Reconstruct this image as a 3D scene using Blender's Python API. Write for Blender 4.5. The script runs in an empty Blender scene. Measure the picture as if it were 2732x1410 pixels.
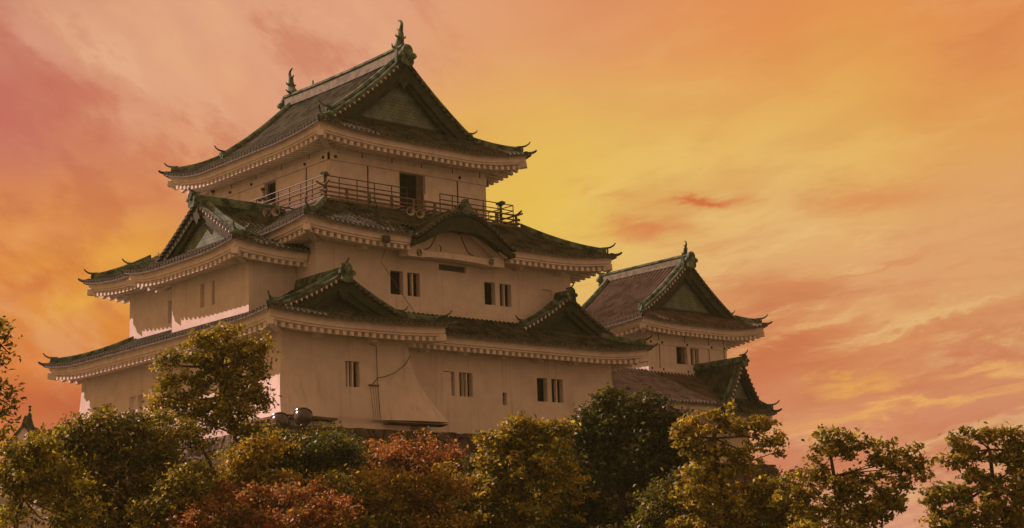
import bpy, bmesh, math, random
import numpy as np
from mathutils import Vector, Matrix
random.seed(7); RNG = np.random.default_rng(11)
R = math.radians
SC = bpy.context.scene
COL = SC.collection
UP = 23.1            # the plan is measured from the top storey's beam; everything is lifted so that the lower ground is z = 0

# ------------------------------------------------------------------ camera
YAW, PITCH, ROLL, FPX = R(41.0), R(11.167), R(-2.0), 4540.0
_f = np.array([math.sin(YAW)*math.cos(PITCH), math.cos(YAW)*math.cos(PITCH), math.sin(PITCH)])
_r = np.array([math.cos(YAW), -math.sin(YAW), 0.0]); _u = np.cross(_r, _f)
CR = _r*math.cos(ROLL) + _u*math.sin(ROLL); CU = -_r*math.sin(ROLL) + _u*math.cos(ROLL)
CAMP = np.array([-46.3466, -66.7105, -21.4804])
cam = bpy.data.cameras.new('camera'); camo = bpy.data.objects.new('camera', cam); COL.objects.link(camo)
m = Matrix.Identity(4)
for i in range(3):
    m[i][0] = CR[i]; m[i][1] = CU[i]; m[i][2] = -_f[i]; m[i][3] = CAMP[i]
m[2][3] += UP
camo.matrix_world = m
cam.sensor_width = 36.0; cam.lens = 36.0*FPX/2732.0; cam.clip_start = 0.5; cam.clip_end = 5000
SC.camera = camo
def ray(px, py):
    d = _f + CR*((px-1366)/FPX) - CU*((py-705)/FPX)
    return d
def place(px, py, dist):
    d = ray(px, py); return CAMP + d*dist      # dist = depth along the view axis, metres

# ------------------------------------------------------------------ sky, sun, exposure
def lin(c):
    return tuple(((v/255.0)/12.92 if v/255.0 <= 0.04045 else (((v/255.0)+0.055)/1.055)**2.4) for v in c)
SUN_DIR = Vector((-1.0, 1.75, 1.50)).normalized()
SUN_STRENGTH, SUN_COL = 4.3, (1.0, 0.58, 0.53)
SKY_GAIN = 0.77
sun = bpy.data.lights.new('sun', 'SUN'); sun.energy = SUN_STRENGTH; sun.angle = R(0.6); sun.color = SUN_COL
suno = bpy.data.objects.new('sun', sun); COL.objects.link(suno)
suno.rotation_euler = SUN_DIR.to_track_quat('Z', 'Y').to_euler()
suno.location = (-60, 120, 120)
W = bpy.data.worlds.new('World'); SC.world = W; W.use_nodes = True
wt = W.node_tree; wt.nodes.clear()
class NT:
    def __init__(s, t): s.t = t
    def n(s, ty, **k):
        o = s.t.nodes.new(ty)
        for a, v in k.items(): setattr(o, a, v)
        return o
    def put(s, sock, v):
        if isinstance(v, bpy.types.NodeSocket): s.t.links.new(v, sock)
        elif v is not None: sock.default_value = v
    def math(s, op, a, b=None, c=None, clamp=False):
        o = s.n('ShaderNodeMath', operation=op); o.use_clamp = clamp
        s.put(o.inputs[0], a)
        if b is not None: s.put(o.inputs[1], b)
        if c is not None: s.put(o.inputs[2], c)
        return o.outputs[0]
    def vm(s, op, a, b=None, scale=None):
        o = s.n('ShaderNodeVectorMath', operation=op); s.put(o.inputs[0], a)
        if b is not None: s.put(o.inputs[1], b)
        if scale is not None: s.put(o.inputs['Scale'], scale)
        return o.outputs['Value'] if op in ('DOT_PRODUCT', 'DISTANCE', 'LENGTH') else o.outputs['Vector']
    def noise(s, vec, scale, detail=5, rough=0.55, dist=0.0):
        o = s.n('ShaderNodeTexNoise'); s.put(o.inputs['Vector'], vec); o.inputs['Scale'].default_value = scale
        o.inputs['Detail'].default_value = detail; o.inputs['Roughness'].default_value = rough; o.inputs['Distortion'].default_value = dist
        return o
    def mix(s, fac, a, b, blend='MIX'):
        o = s.n('ShaderNodeMix', data_type='RGBA', blend_type=blend); s.put(o.inputs[0], fac)
        for q, v in ((6, a), (7, b)):
            if isinstance(v, tuple) and len(v) == 3: v = v + (1.0,)
            s.put(o.inputs[q], v)
        return o.outputs[2]
    def ramp(s, fac, stops):
        o = s.n('ShaderNodeMapRange', interpolation_type='SMOOTHSTEP'); s.put(o.inputs[0], fac)
        o.inputs[1].default_value, o.inputs[2].default_value, o.inputs[3].default_value, o.inputs[4].default_value = stops
        return o.outputs[0]
w = NT(wt)
geo = w.n('ShaderNodeTexCoord'); D0 = geo.outputs['Generated']
# sky coordinates on the dome: p along azimuth, q along elevation, about the castle's bearing
p_ = w.vm('DOT_PRODUCT', D0, tuple(CR)); q_ = w.vm('DOT_PRODUCT', D0, tuple(CU)); f_ = w.vm('DOT_PRODUCT', D0, tuple(_f))
cmb = w.n('ShaderNodeCombineXYZ'); w.put(cmb.inputs[0], p_); w.put(cmb.inputs[1], q_); w.put(cmb.inputs[2], f_)
PQ = cmb.outputs[0]
wn = w.noise(PQ, 6.0, 4, 0.55)
warp = w.vm('SCALE', w.vm('SUBTRACT', wn.outputs['Color'], (0.5, 0.5, 0.5)), scale=0.085)
PW = w.vm('ADD', PQ, warp)
ANCH = [(0,100,205,142,116),(0,280,196,110,98),(200,300,205,134,104),(420,130,221,160,126),(500,420,222,154,114),(760,90,222,160,126),
 (1050,0,222,158,124),(1330,150,225,157,112),(1400,360,228,165,100),(1560,20,222,148,100),(1850,100,226,148,90),(1850,300,229,172,88),
 (2050,20,224,138,78),(2300,60,226,146,76),(2650,60,224,142,84),(2640,300,226,162,80),(2250,290,229,176,90),(1400,530,229,194,56),(1570,510,231,196,100),
 (1900,430,231,190,104),(2220,450,228,180,100),(2640,500,221,163,106),(2660,720,221,164,112),(1760,660,228,172,110),(2100,650,231,187,122),
 (2330,800,223,160,112),(2130,930,205,122,78),(1980,1010,208,123,82),(2330,1000,221,152,92),(2660,900,219,152,98),(2700,1110,200,124,100),
 (2420,1130,205,125,96),(2140,1160,212,140,106),(90,580,221,136,84),(30,700,222,146,58),(310,640,226,150,58),(300,800,227,162,56),(100,900,224,136,56),
 (40,1010,211,106,58),(190,1090,193,92,58),(330,900,222,130,54),(60,1380,226,166,122),(2300,1400,214,150,124),(1000,600,224,160,100),(1490,420,230,180,90),(1680,480,231,192,110),(1500,650,231,190,116),(1390,430,229,176,84),(1150,700,226,168,100),(1300,900,224,160,100),(800,1000,222,150,90),(1200,1150,220,150,100),(1410,545,232,199,42),(1490,550,231,194,80),(1620,420,230,182,98),(1640,570,231,192,114),(1500,470,230,190,80),
 (-260,100,205,140,112),(-260,400,202,124,94),(-260,700,216,140,74),(-260,1000,206,110,66),(-560,250,206,138,108),(-560,650,212,138,84),(-560,1050,204,112,74),(-900,400,206,140,108),(-900,900,204,124,88),(-1250,650,204,138,104),
 (3000,150,224,142,86),(3000,500,220,160,104),(3000,850,216,148,100),(3000,1150,202,126,100),(3350,400,220,150,98),(3350,900,212,142,104),(3700,650,214,148,106),
 (300,-300,214,150,118),(1000,-300,220,150,114),(1700,-300,222,142,98),(2400,-300,222,140,90),(600,-620,212,146,116),(1500,-620,216,142,104),(2300,-620,214,138,98),(-400,-250,206,142,116),(3100,-250,218,140,94)]
sumw = None; sumc = None
def acc(wgt, colr):
    global sumw, sumc
    c = w.vm('SCALE', colr, scale=wgt)
    sumw = wgt if sumw is None else w.math('ADD', sumw, wgt)
    sumc = c if sumc is None else w.vm('ADD', sumc, c)
for (ax, ay, r_, g_, b_) in ANCH:
    d = ray(ax, ay); d = d/np.linalg.norm(d)
    loc = (float(d@CR), float(d@CU), float(d@_f))
    ds = w.vm('DISTANCE', PW, loc)
    e = w.math('POWER', 2.71828, w.math('MULTIPLY', w.math('MULTIPLY', ds, ds), -1.0/(0.042**2)))
    acc(e, lin((r_, g_, b_)))
for (dirv, colr, sg, wt_) in (((0,0,1),(0.46,0.24,0.135),0.55,2e-4),((-0.6,-0.75,0.25),(0.46,0.225,0.115),0.8,2e-4),((0.7,-0.7,0.2),(0.44,0.215,0.11),0.8,2e-4),
                             ((-0.75,0.65,0.2),(0.8,0.38,0.14),0.6,2e-4),((0.9,0.35,0.2),(0.5,0.25,0.12),0.6,2e-4),((0,0,-1),(0.05,0.035,0.015),0.7,2e-4)):
    d = np.array(dirv)/np.linalg.norm(dirv); loc = (float(d@CR), float(d@CU), float(d@_f))
    ds = w.vm('DISTANCE', PQ, loc)
    acc(w.math('MULTIPLY', w.math('POWER', 2.71828, w.math('MULTIPLY', w.math('MULTIPLY', ds, ds), -1.0/(sg**2))), wt_), colr)
base = w.vm('SCALE', sumc, scale=w.math('DIVIDE', 1.0, w.math('ADD', sumw, 1e-7)))
# wispy streaks rising to the right, and soft blotches on the left
def stretched(vec, ang, sx, sy):
    r_ = w.n('ShaderNodeMapping'); w.put(r_.inputs[0], vec); r_.inputs['Rotation'].default_value = (0, 0, R(-ang))
    q = w.n('ShaderNodeMapping'); w.put(q.inputs[0], r_.outputs[0]); q.inputs['Scale'].default_value = (sx, sy, 1.0); return q
mp = stretched(w.vm('ADD', PQ, w.vm('SCALE', w.vm('SUBTRACT', wn.outputs['Color'], (0.5,0.5,0.5)), scale=0.022)), 15, 1.0, 3.6)
rgt = w.ramp(p_, (-0.04, 0.14, 0.18, 1.0)); low = w.ramp(q_, (0.10, -0.05, 0.22, 1.0))
st = w.noise(mp.outputs[0], 12.0, 12, 0.70, 0.35)
st2 = w.noise(mp.outputs[0], 30.0, 10, 0.72, 0.25)
st3 = w.noise(mp.outputs[0], 6.0, 6, 0.6, 0.6)
hi = w.math('MULTIPLY', w.ramp(st.outputs[0], (0.50, 0.70, 0.0, 0.75)), w.math('MULTIPLY', rgt, low))
lo = w.math('MULTIPLY', w.ramp(st2.outputs[0], (0.50, 0.66, 0.0, 0.40)), w.math('MULTIPLY', rgt, low))
lo2 = w.math('MULTIPLY', w.ramp(st3.outputs[0], (0.53, 0.36, 0.0, 0.85)), w.math('MULTIPLY', rgt, low))
mp2 = stretched(PQ, -38, 1.0, 1.7)
blot = w.noise(mp2.outputs[0], 11.0, 10, 0.64, 0.2)
blo2 = w.noise(mp2.outputs[0], 28.0, 8, 0.68, 0.2)
lft = w.ramp(p_, (0.02, -0.10, 0.0, 1.0))
bsum = w.math('ADD', w.math('MULTIPLY', blot.outputs[0], 0.75), w.math('MULTIPLY', blo2.outputs[0], 0.25))
b1 = w.math('MULTIPLY', w.ramp(bsum, (0.49, 0.63, 0.0, 0.62)), lft)
b2 = w.math('MULTIPLY', w.ramp(bsum, (0.50, 0.38, 0.0, 0.72)), lft)
c1 = w.mix(lo2, base, w.mix(0.6, base, lin((190, 98, 62))))
c1 = w.mix(hi, c1, w.mix(0.75, base, lin((240, 204, 134))))
c2 = w.mix(lo, c1, w.mix(0.6, base, lin((198, 106, 66))))
c3 = w.mix(b1, c2, w.mix(0.55, base, lin((236, 182, 130))))
c4 = w.mix(b2, c3, w.mix(0.6, base, lin((186, 92, 68))))
def puff(cin, px, py, wx, wy, col, amt, tilt=0.0, rag=1.0):
    """one ragged cloud bank on the dome around a bearing; sizes in photo pixels"""
    d = ray(px, py); d = d/np.linalg.norm(d); n1, n2 = (st2, st) if px > 1200 else (blo2, blot)
    dx = w.math('SUBTRACT', w.math('ADD', p_, w.math('MULTIPLY', w.math('SUBTRACT', n1.outputs[0], .5), .10*rag)), float(d@CR))
    dy = w.math('SUBTRACT', w.math('ADD', q_, w.math('MULTIPLY', w.math('SUBTRACT', n2.outputs[0], .5), .055*rag)), float(d@CU))
    ct, sn = math.cos(R(tilt)), math.sin(R(tilt))
    a = w.math('MULTIPLY', w.math('ADD', w.math('MULTIPLY', dx, ct), w.math('MULTIPLY', dy, sn)), FPX/wx)
    b = w.math('MULTIPLY', w.math('SUBTRACT', w.math('MULTIPLY', dy, ct), w.math('MULTIPLY', dx, sn)), FPX/wy)
    e = w.math('POWER', 2.71828, w.math('MULTIPLY', w.math('ADD', w.math('MULTIPLY', a, a), w.math('MULTIPLY', b, b)), -1.0))
    return w.mix(w.math('MULTIPLY', e, amt), cin, lin(col))
for args in ((2080,950,230,70,(200,110,70),.85,6,1.3),(2500,1000,260,45,(203,116,82),.8,12,1.2),(1990,1030,120,50,(204,114,76),.6,0,1.2),(2440,1085,330,15,(234,170,96),.9,10,.9),(2270,1025,90,22,(232,168,80),.8,14,.9),(2650,985,140,16,(234,176,104),.8,9,.8),
             (2200,860,170,18,(232,182,116),.7,14,1.0),(2520,820,170,20,(233,188,122),.7,12,1.0),(2350,905,160,14,(214,132,84),.7,12,1.0),(2330,715,150,11,(214,140,88),.7,14,.9),(2100,770,90,12,(214,130,82),.7,5,.8),
             (1880,538,110,13,(208,106,58),.95,3,.5),(1710,608,95,26,(214,124,72),.85,8,.6),(1660,515,80,14,(220,150,84),.6,-6,.7),(2340,535,160,32,(217,140,84),.8,4,.7),(2640,140,110,70,(214,134,80),.6,35,1.0),(2690,60,80,30,(216,130,72),.6,30,1.0),
             (30,300,170,150,(192,102,92),.75,-35,1.0),(220,300,190,75,(200,116,92),.75,-42,1.0),(420,500,200,60,(206,122,84),.6,-30,1.0),(330,150,190,34,(230,174,138),.75,-42,.9),(150,120,110,40,(222,160,130),.6,-40,.9),(330,330,75,50,(228,166,128),.65,-20,.8),(560,280,160,40,(228,172,134),.6,-48,.9),
             (110,745,130,24,(208,110,56),.7,10,.9),(330,690,120,40,(234,166,70),.7,5,.8),(260,800,140,26,(236,176,74),.6,8,.8),(60,640,120,30,(232,158,92),.6,8,.8),(200,1085,200,55,(186,84,54),.7,0,.7),(120,960,120,22,(230,136,70),.6,6,.8),(330,560,130,22,(204,116,76),.6,15,.9)):
    c4 = puff(c4, *args)
hs = w.vm('SCALE', c4, scale=SKY_GAIN)
bg = w.n('ShaderNodeBackground'); w.put(bg.inputs[0], hs); bg.inputs[1].default_value = 1.0
wo = w.n('ShaderNodeOutputWorld'); wt.links.new(bg.outputs[0], wo.inputs[0])
W.cycles.sampling_method = 'MANUAL'; W.cycles.sample_map_resolution = 512
SC.view_settings.view_transform = 'Standard'; SC.view_settings.look = 'None'
SC.view_settings.exposure = 0.38; SC.view_settings.gamma = 1.0

# ------------------------------------------------------------------ materials
def material(name, colr, rough=0.7, var=0.12, vscale=3.0, bump=0.0, bscale=20.0, streak=0.0, metal=0.0, spec=0.3, tint=None, grime=0.0):
    mt = bpy.data.materials.new(name); mt.use_nodes = True; t = NT(mt.node_tree); bs = mt.node_tree.nodes['Principled BSDF']
    tc = t.n('ShaderNodeTexCoord').outputs['Object']
    n1 = t.noise(tc, vscale, 6, 0.6)
    dark = tuple(c*(1-var) for c in colr); lite = tuple(min(1, c*(1+var)) for c in (tint or colr))
    c = t.mix(t.ramp(n1.outputs[0], (0.35, 0.65, 0, 1)), dark, lite)
    if streak:
        mpn = t.n('ShaderNodeMapping'); t.put(mpn.inputs[0], tc); mpn.inputs['Scale'].default_value = (2.2, 2.2, 0.10)
        n2 = t.noise(mpn.outputs[0], 1.6, 7, 0.65)
        c = t.mix(t.ramp(n2.outputs[0], (0.52, 0.78, 0.0, streak)), c, tuple(v*0.35 for v in colr))
    if grime:
        n3 = t.noise(tc, 0.55, 8, 0.7)
        c = t.mix(t.ramp(n3.outputs[0], (0.52, 0.75, 0.0, grime)), c, (colr[0]*0.55, colr[1]*0.5, colr[2]*0.42))
    t.put(bs.inputs['Base Color'], c)
    bs.inputs['Roughness'].default_value = rough; bs.inputs['Metallic'].default_value = metal; bs.inputs['Specular IOR Level'].default_value = spec
    if bump:
        bn = t.n('ShaderNodeBump'); bn.inputs['Strength'].default_value = bump; bn.inputs['Distance'].default_value = 0.03
        t.put(bn.inputs['Height'], t.noise(tc, bscale, 5, 0.6).outputs[0]); t.put(bs.inputs['Normal'], bn.outputs[0])
    return mt
M = {}
M['plaster'] = material('plaster', (0.74, 0.70, 0.64), 0.85, 0.06, 1.2, 0.2, 14, streak=0.50, spec=0.12, grime=0.36)
M['trim'] = material('plaster_trim', (0.78, 0.74, 0.68), 0.85, 0.08, 2.0, 0.1, 14, spec=0.12, grime=0.30)
M['tile'] = material('roof_tile', (0.030, 0.044, 0.025), 0.8, 0.38, 1.4, 0.3, 30, spec=0.08, tint=(0.066, 0.070, 0.043), grime=.18)
M['tile_warm'] = material('weathered_tile', (0.085, 0.066, 0.045), 0.7, 0.3, 1.4, 0.3, 30, spec=0.15, tint=(0.11, 0.085, 0.06))
M['tile_end'] = material('tile_end', (0.12, 0.125, 0.10), 0.7, 0.35, 5.0, spec=0.15)
M['copper'] = material('copper_patina', (0.036, 0.085, 0.050), 0.75, 0.4, 2.5, 0.2, 18, spec=0.15, tint=(0.125, 0.185, 0.125), streak=.4)
M['ridgepale'] = material('pale_ridge', (0.17, 0.185, 0.125), 0.7, 0.3, 3.0, 0.3, 12, spec=0.2)
M['panel'] = material('gable_copper', (0.15, 0.225, 0.165), 0.75, 0.3, 2.0, 0.2, 18, streak=0.5, spec=0.3)
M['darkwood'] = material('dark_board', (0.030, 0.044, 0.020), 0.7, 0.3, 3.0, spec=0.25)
M['wood'] = material('weathered_wood', (0.17, 0.135, 0.10), 0.8, 0.25, 4.0, spec=0.2)
M['dark'] = material('dark_interior', (0.016, 0.014, 0.011), 0.9, 0.2, 3.0, spec=0.05)
M['steel'] = material('painted_steel', (0.055, 0.055, 0.045), 0.5, 0.2, 5.0, spec=0.4)
M['horn'] = material('grey_horn', (0.42, 0.40, 0.36), 0.5, 0.15, 5.0, spec=0.4)
M['lampbody'] = material('lamp_body', (0.05, 0.045, 0.042), 0.22, 0.1, 5.0, spec=0.8)
M['glass'] = material('lamp_glass', (0.10, 0.10, 0.10), 0.08, 0.1, 5.0, spec=0.9)
M['paper'] = material('notice_paper', (0.75, 0.70, 0.62), 0.8, 0.05, 3.0)
M['skin'] = material('skin', (0.42, 0.26, 0.18), 0.6, 0.05, 6.0)
M['cloth'] = material('jacket_cloth', (0.10, 0.12, 0.08), 0.9, 0.15, 8.0)
M['trousers'] = material('trousers_cloth', (0.24, 0.20, 0.17), 0.9, 0.15, 8.0)
M['hair'] = material('hair', (0.02, 0.016, 0.012), 0.7, 0.1, 9.0)
M['bark'] = material('bark', (0.085, 0.062, 0.040), 0.9, 0.35, 5.0, 0.5, 16, spec=0.1)
M['soil'] = material('soil', (0.085, 0.070, 0.035), 0.95, 0.4, 0.4, 0.4, 3, spec=0.05)
def tile_scales():      # fine courses on the copper gable boards
    mt = M['panel']; t = NT(mt.node_tree); bs = mt.node_tree.nodes['Principled BSDF']
    tc = t.n('ShaderNodeTexCoord').outputs['Object']
    cv = t.n('ShaderNodeCombineXYZ'); sp = t.n('ShaderNodeSeparateXYZ'); t.put(sp.inputs[0], tc)
    t.put(cv.inputs[0], t.math('ADD', sp.outputs[0], sp.outputs[1])); t.put(cv.inputs[1], sp.outputs[2])
    b = t.n('ShaderNodeTexBrick'); t.put(b.inputs['Vector'], cv.outputs[0]); b.inputs['Scale'].default_value = 1.0
    b.inputs['Brick Width'].default_value = 0.30; b.inputs['Row Height'].default_value = 0.17; b.inputs['Mortar Size'].default_value = 0.02
    bn = t.n('ShaderNodeBump'); bn.inputs['Strength'].default_value = 0.9; bn.inputs['Distance'].default_value = 0.05; bn.invert = True
    t.put(bn.inputs['Height'], b.outputs['Fac']); t.put(bs.inputs['Normal'], bn.outputs[0])
    old = bs.inputs['Base Color'].links[0].from_socket
    t.put(bs.inputs['Base Color'], t.mix(t.math('MULTIPLY', b.outputs['Fac'], 0.45), old, (0.05, 0.07, 0.04)))
tile_scales()
def stone_mat():
    mt = bpy.data.materials.new('stone'); mt.use_nodes = True; t = NT(mt.node_tree); bs = mt.node_tree.nodes['Principled BSDF']
    tc = t.n('ShaderNodeTexCoord').outputs['Object']
    v = t.n('ShaderNodeTexVoronoi', feature='DISTANCE_TO_EDGE'); t.put(v.inputs['Vector'], tc); v.inputs['Scale'].default_value = 1.25
    v2 = t.n('ShaderNodeTexVoronoi'); t.put(v2.inputs['Vector'], tc); v2.inputs['Scale'].default_value = 1.25
    n1 = t.noise(tc, 5, 6, 0.65)
    c = t.mix(n1.outputs[0], (0.075, 0.060, 0.038), (0.135, 0.110, 0.072))
    c = t.mix(t.math('MULTIPLY', v2.outputs['Color'], 0.5), c, (0.10, 0.085, 0.06))
    c = t.mix(t.ramp(v.outputs['Distance'], (0.0, 0.09, 0.85, 0.0)), c, (0.02, 0.017, 0.010))
    t.put(bs.inputs['Base Color'], c); bs.inputs['Roughness'].default_value = 0.9
    bn = t.n('ShaderNodeBump'); bn.inputs['Strength'].default_value = 0.9; bn.inputs['Distance'].default_value = 0.15
    t.put(bn.inputs['Height'], t.ramp(v.outputs['Distance'], (0.0, 0.2, 0.0, 1.0))); t.put(bs.inputs['Normal'], bn.outputs[0])
    return mt
M['stone'] = stone_mat()
def leaf_mat(name, trans=0.35, rough=0.45):
    mt = bpy.data.materials.new(name); mt.use_nodes = True; t = NT(mt.node_tree); t.t.nodes.clear()
    at = t.n('ShaderNodeAttribute'); at.attribute_name = 'leafcol'
    df = t.n('ShaderNodeBsdfPrincipled'); t.put(df.inputs['Base Color'], at.outputs['Color']); df.inputs['Roughness'].default_value = rough
    df.inputs['Specular IOR Level'].default_value = 0.4
    tr = t.n('ShaderNodeBsdfTranslucent'); t.put(tr.inputs['Color'], t.mix(1.0, at.outputs['Color'], (1.5, 1.45, 0.7), 'MULTIPLY'))
    mx = t.n('ShaderNodeMixShader'); mx.inputs[0].default_value = trans
    t.t.links.new(df.outputs[0], mx.inputs[1]); t.t.links.new(tr.outputs[0], mx.inputs[2])
    o = t.n('ShaderNodeOutputMaterial'); t.t.links.new(mx.outputs[0], o.inputs[0])
    return mt
M['leaf'] = leaf_mat('leaf', 0.42, 0.46)

# ------------------------------------------------------------------ mesh helpers
class MB:
    def __init__(s): s.v = []; s.f = []
    def add(s, vs, fs):
        o = len(s.v); s.v.extend([tuple(map(float, p)) for p in vs]); s.f.extend([tuple(i+o for i in f) for f in fs]); return s
    def box(s, x0, x1, y0, y1, z0, z1):
        return s.hexa([(x0,y0,z0),(x1,y0,z0),(x1,y1,z0),(x0,y1,z0),(x0,y0,z1),(x1,y0,z1),(x1,y1,z1),(x0,y1,z1)])
    def hexa(s, p):
        return s.add(p, [(0,3,2,1),(4,5,6,7),(0,1,5,4),(1,2,6,5),(2,3,7,6),(3,0,4,7)])
    def bar(s, a, b, wx, wz):
        a, b = Vector(a), Vector(b); t = (b-a).normalized(); sd = t.cross(Vector((0,0,1)))
        sd = Vector((1,0,0)) if sd.length < 1e-4 else sd.normalized(); u = sd.cross(t)
        pts = [q + sd*i*wx/2 + u*j*wz/2 for q in (a, b) for (i, j) in ((-1,-1),(1,-1),(1,1),(-1,1))]
        return s.add(pts, [(0,1,2,3),(7,6,5,4),(0,4,5,1),(1,5,6,2),(2,6,7,3),(3,7,4,0)])
    def tube(s, path, rad, n=8, cap=True):
        path = [Vector(p) for p in path]; rs = rad if isinstance(rad, (list, tuple)) else [rad]*len(path)
        vs = []; fs = []; prev = None
        for i, p in enumerate(path):
            t = (path[min(i+1, len(path)-1)] - path[max(i-1, 0)]).normalized()
            if prev is None:
                a = Vector((0,0,1)) if abs(t.z) < 0.9 else Vector((1,0,0)); prev = t.cross(a).normalized()
            prev = (prev - t*prev.dot(t)).normalized(); b = t.cross(prev)
            vs += [p + (prev*math.cos(k*2*math.pi/n) + b*math.sin(k*2*math.pi/n))*rs[i] for k in range(n)]
        for i in range(len(path)-1):
            fs += [(i*n+k, i*n+(k+1) % n, (i+1)*n+(k+1) % n, (i+1)*n+k) for k in range(n)]
        if cap: fs += [tuple(range(n))[::-1], tuple(range((len(path)-1)*n, len(path)*n))]
        return s.add(vs, fs)
    def sweep(s, path, w_, h_, z0=0.0, sec=None):       # ridge-like bar with a stepped, rounded top
        path = [Vector(p) for p in path]
        sec = sec or [(-1,0),(-1,.5),(-.78,.54),(-.78,.76),(-.5,.82),(-.42,.95),(-.2,1),(.2,1),(.42,.95),(.5,.82),(.78,.76),(.78,.54),(1,.5),(1,0)]
        n = len(sec); vs = []; fs = []
        for i, p in enumerate(path):
            t = path[min(i+1, len(path)-1)] - path[max(i-1, 0)]; sd = Vector((t.y, -t.x, 0))
            sd = sd.normalized() if sd.length > 1e-6 else Vector((1,0,0))
            hh = h_[i] if isinstance(h_, (list, tuple)) else h_
            vs += [p + sd*a*w_ + Vector((0,0,z0+b*hh)) for a, b in sec]
        for i in range(len(path)-1):
            fs += [(i*n+k, i*n+(k+1) % n, (i+1)*n+(k+1) % n, (i+1)*n+k) for k in range(n)]
        fs += [tuple(range(n))[::-1], tuple(range((len(path)-1)*n, len(path)*n))]
        return s.add(vs, fs)
    def grid(s, rows):
        n = len(rows[0]); vs = [p for r in rows for p in r]
        return s.add(vs, [(i*n+k, i*n+k+1, (i+1)*n+k+1, (i+1)*n+k) for i in range(len(rows)-1) for k in range(n-1)])
    def extrude(s, outline, frame, th):                 # outline in (a, z); frame(a, out, z) -> world
        n = len(outline)
        vs = [frame(a, 0, z) for a, z in outline] + [frame(a, th, z) for a, z in outline]
        return s.add(vs, [tuple(range(n)), tuple(range(n, 2*n))[::-1]] + [(k, (k+1) % n, n+(k+1) % n, n+k) for k in range(n)])
    def sphere(s, c, r, nu=12, nv=8, sc=(1,1,1)):
        vs = []; fs = []
        for j in range(nv+1):
            th = math.pi*j/nv
            vs += [(c[0]+r*sc[0]*math.sin(th)*math.cos(2*math.pi*k/nu), c[1]+r*sc[1]*math.sin(th)*math.sin(2*math.pi*k/nu), c[2]+r*sc[2]*math.cos(th)) for k in range(nu)]
        for j in range(nv):
            fs += [(j*nu+k, j*nu+(k+1) % nu, (j+1)*nu+(k+1) % nu, (j+1)*nu+k) for k in range(nu)]
        return s.add(vs, fs)
    def lathe(s, c, axis, prof, n=14):                  # prof: (distance along axis, radius)
        ax = Vector(axis).normalized(); a = ax.cross(Vector((0,0,1)) if abs(ax.z) < .9 else Vector((1,0,0))).normalized(); b = ax.cross(a); c = Vector(c)
        vs = [c + ax*t + (a*math.cos(2*math.pi*k/n) + b*math.sin(2*math.pi*k/n))*r for t, r in prof for k in range(n)]
        return s.add(vs, [(i*n+k, i*n+(k+1) % n, (i+1)*n+(k+1) % n, (i+1)*n+k) for i in range(len(prof)-1) for k in range(n)])
def obj(name, mb, mat, parent=None, smooth=False, root=None):
    off = Vector(root['_o']) if root is not None else Vector((0,0,0))
    me = bpy.data.meshes.new(name); me.from_pydata([tuple(Vector(p)-off) for p in mb.v], [], mb.f); me.update()
    bm = bmesh.new(); bm.from_mesh(me); bmesh.ops.recalc_face_normals(bm, faces=bm.faces); bm.to_mesh(me); bm.free()
    if smooth:
        me.polygons.foreach_set('use_smooth', [True]*len(me.polygons))
        try: me.set_sharp_from_angle(angle=R(40))
        except Exception: pass
    me.materials.append(M[mat] if isinstance(mat, str) else mat)
    o = bpy.data.objects.new(name, me); COL.objects.link(o)
    if parent is not None: o.parent = parent
    return o
ROOTS = []
def each(name, boxes, mat, parent, root, smooth=False):
    for fn in boxes:
        q = MB(); fn(q); obj(name, q, mat, parent, smooth, root)
def thing(name, label, cat, loc, group=None):
    e = bpy.data.objects.new(name, None); COL.objects.link(e); e.location = loc; e.empty_display_size = 0.5
    e['_o'] = tuple(map(float, loc)); e['label'] = label; e['category'] = cat
    if group: e['group'] = group
    ROOTS.append(e); return e
def structure(name, mb, mat, smooth=False):
    o = obj(name, mb, mat, None, smooth); o['kind'] = 'structure'; ROOTS.append(o); return o

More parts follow.
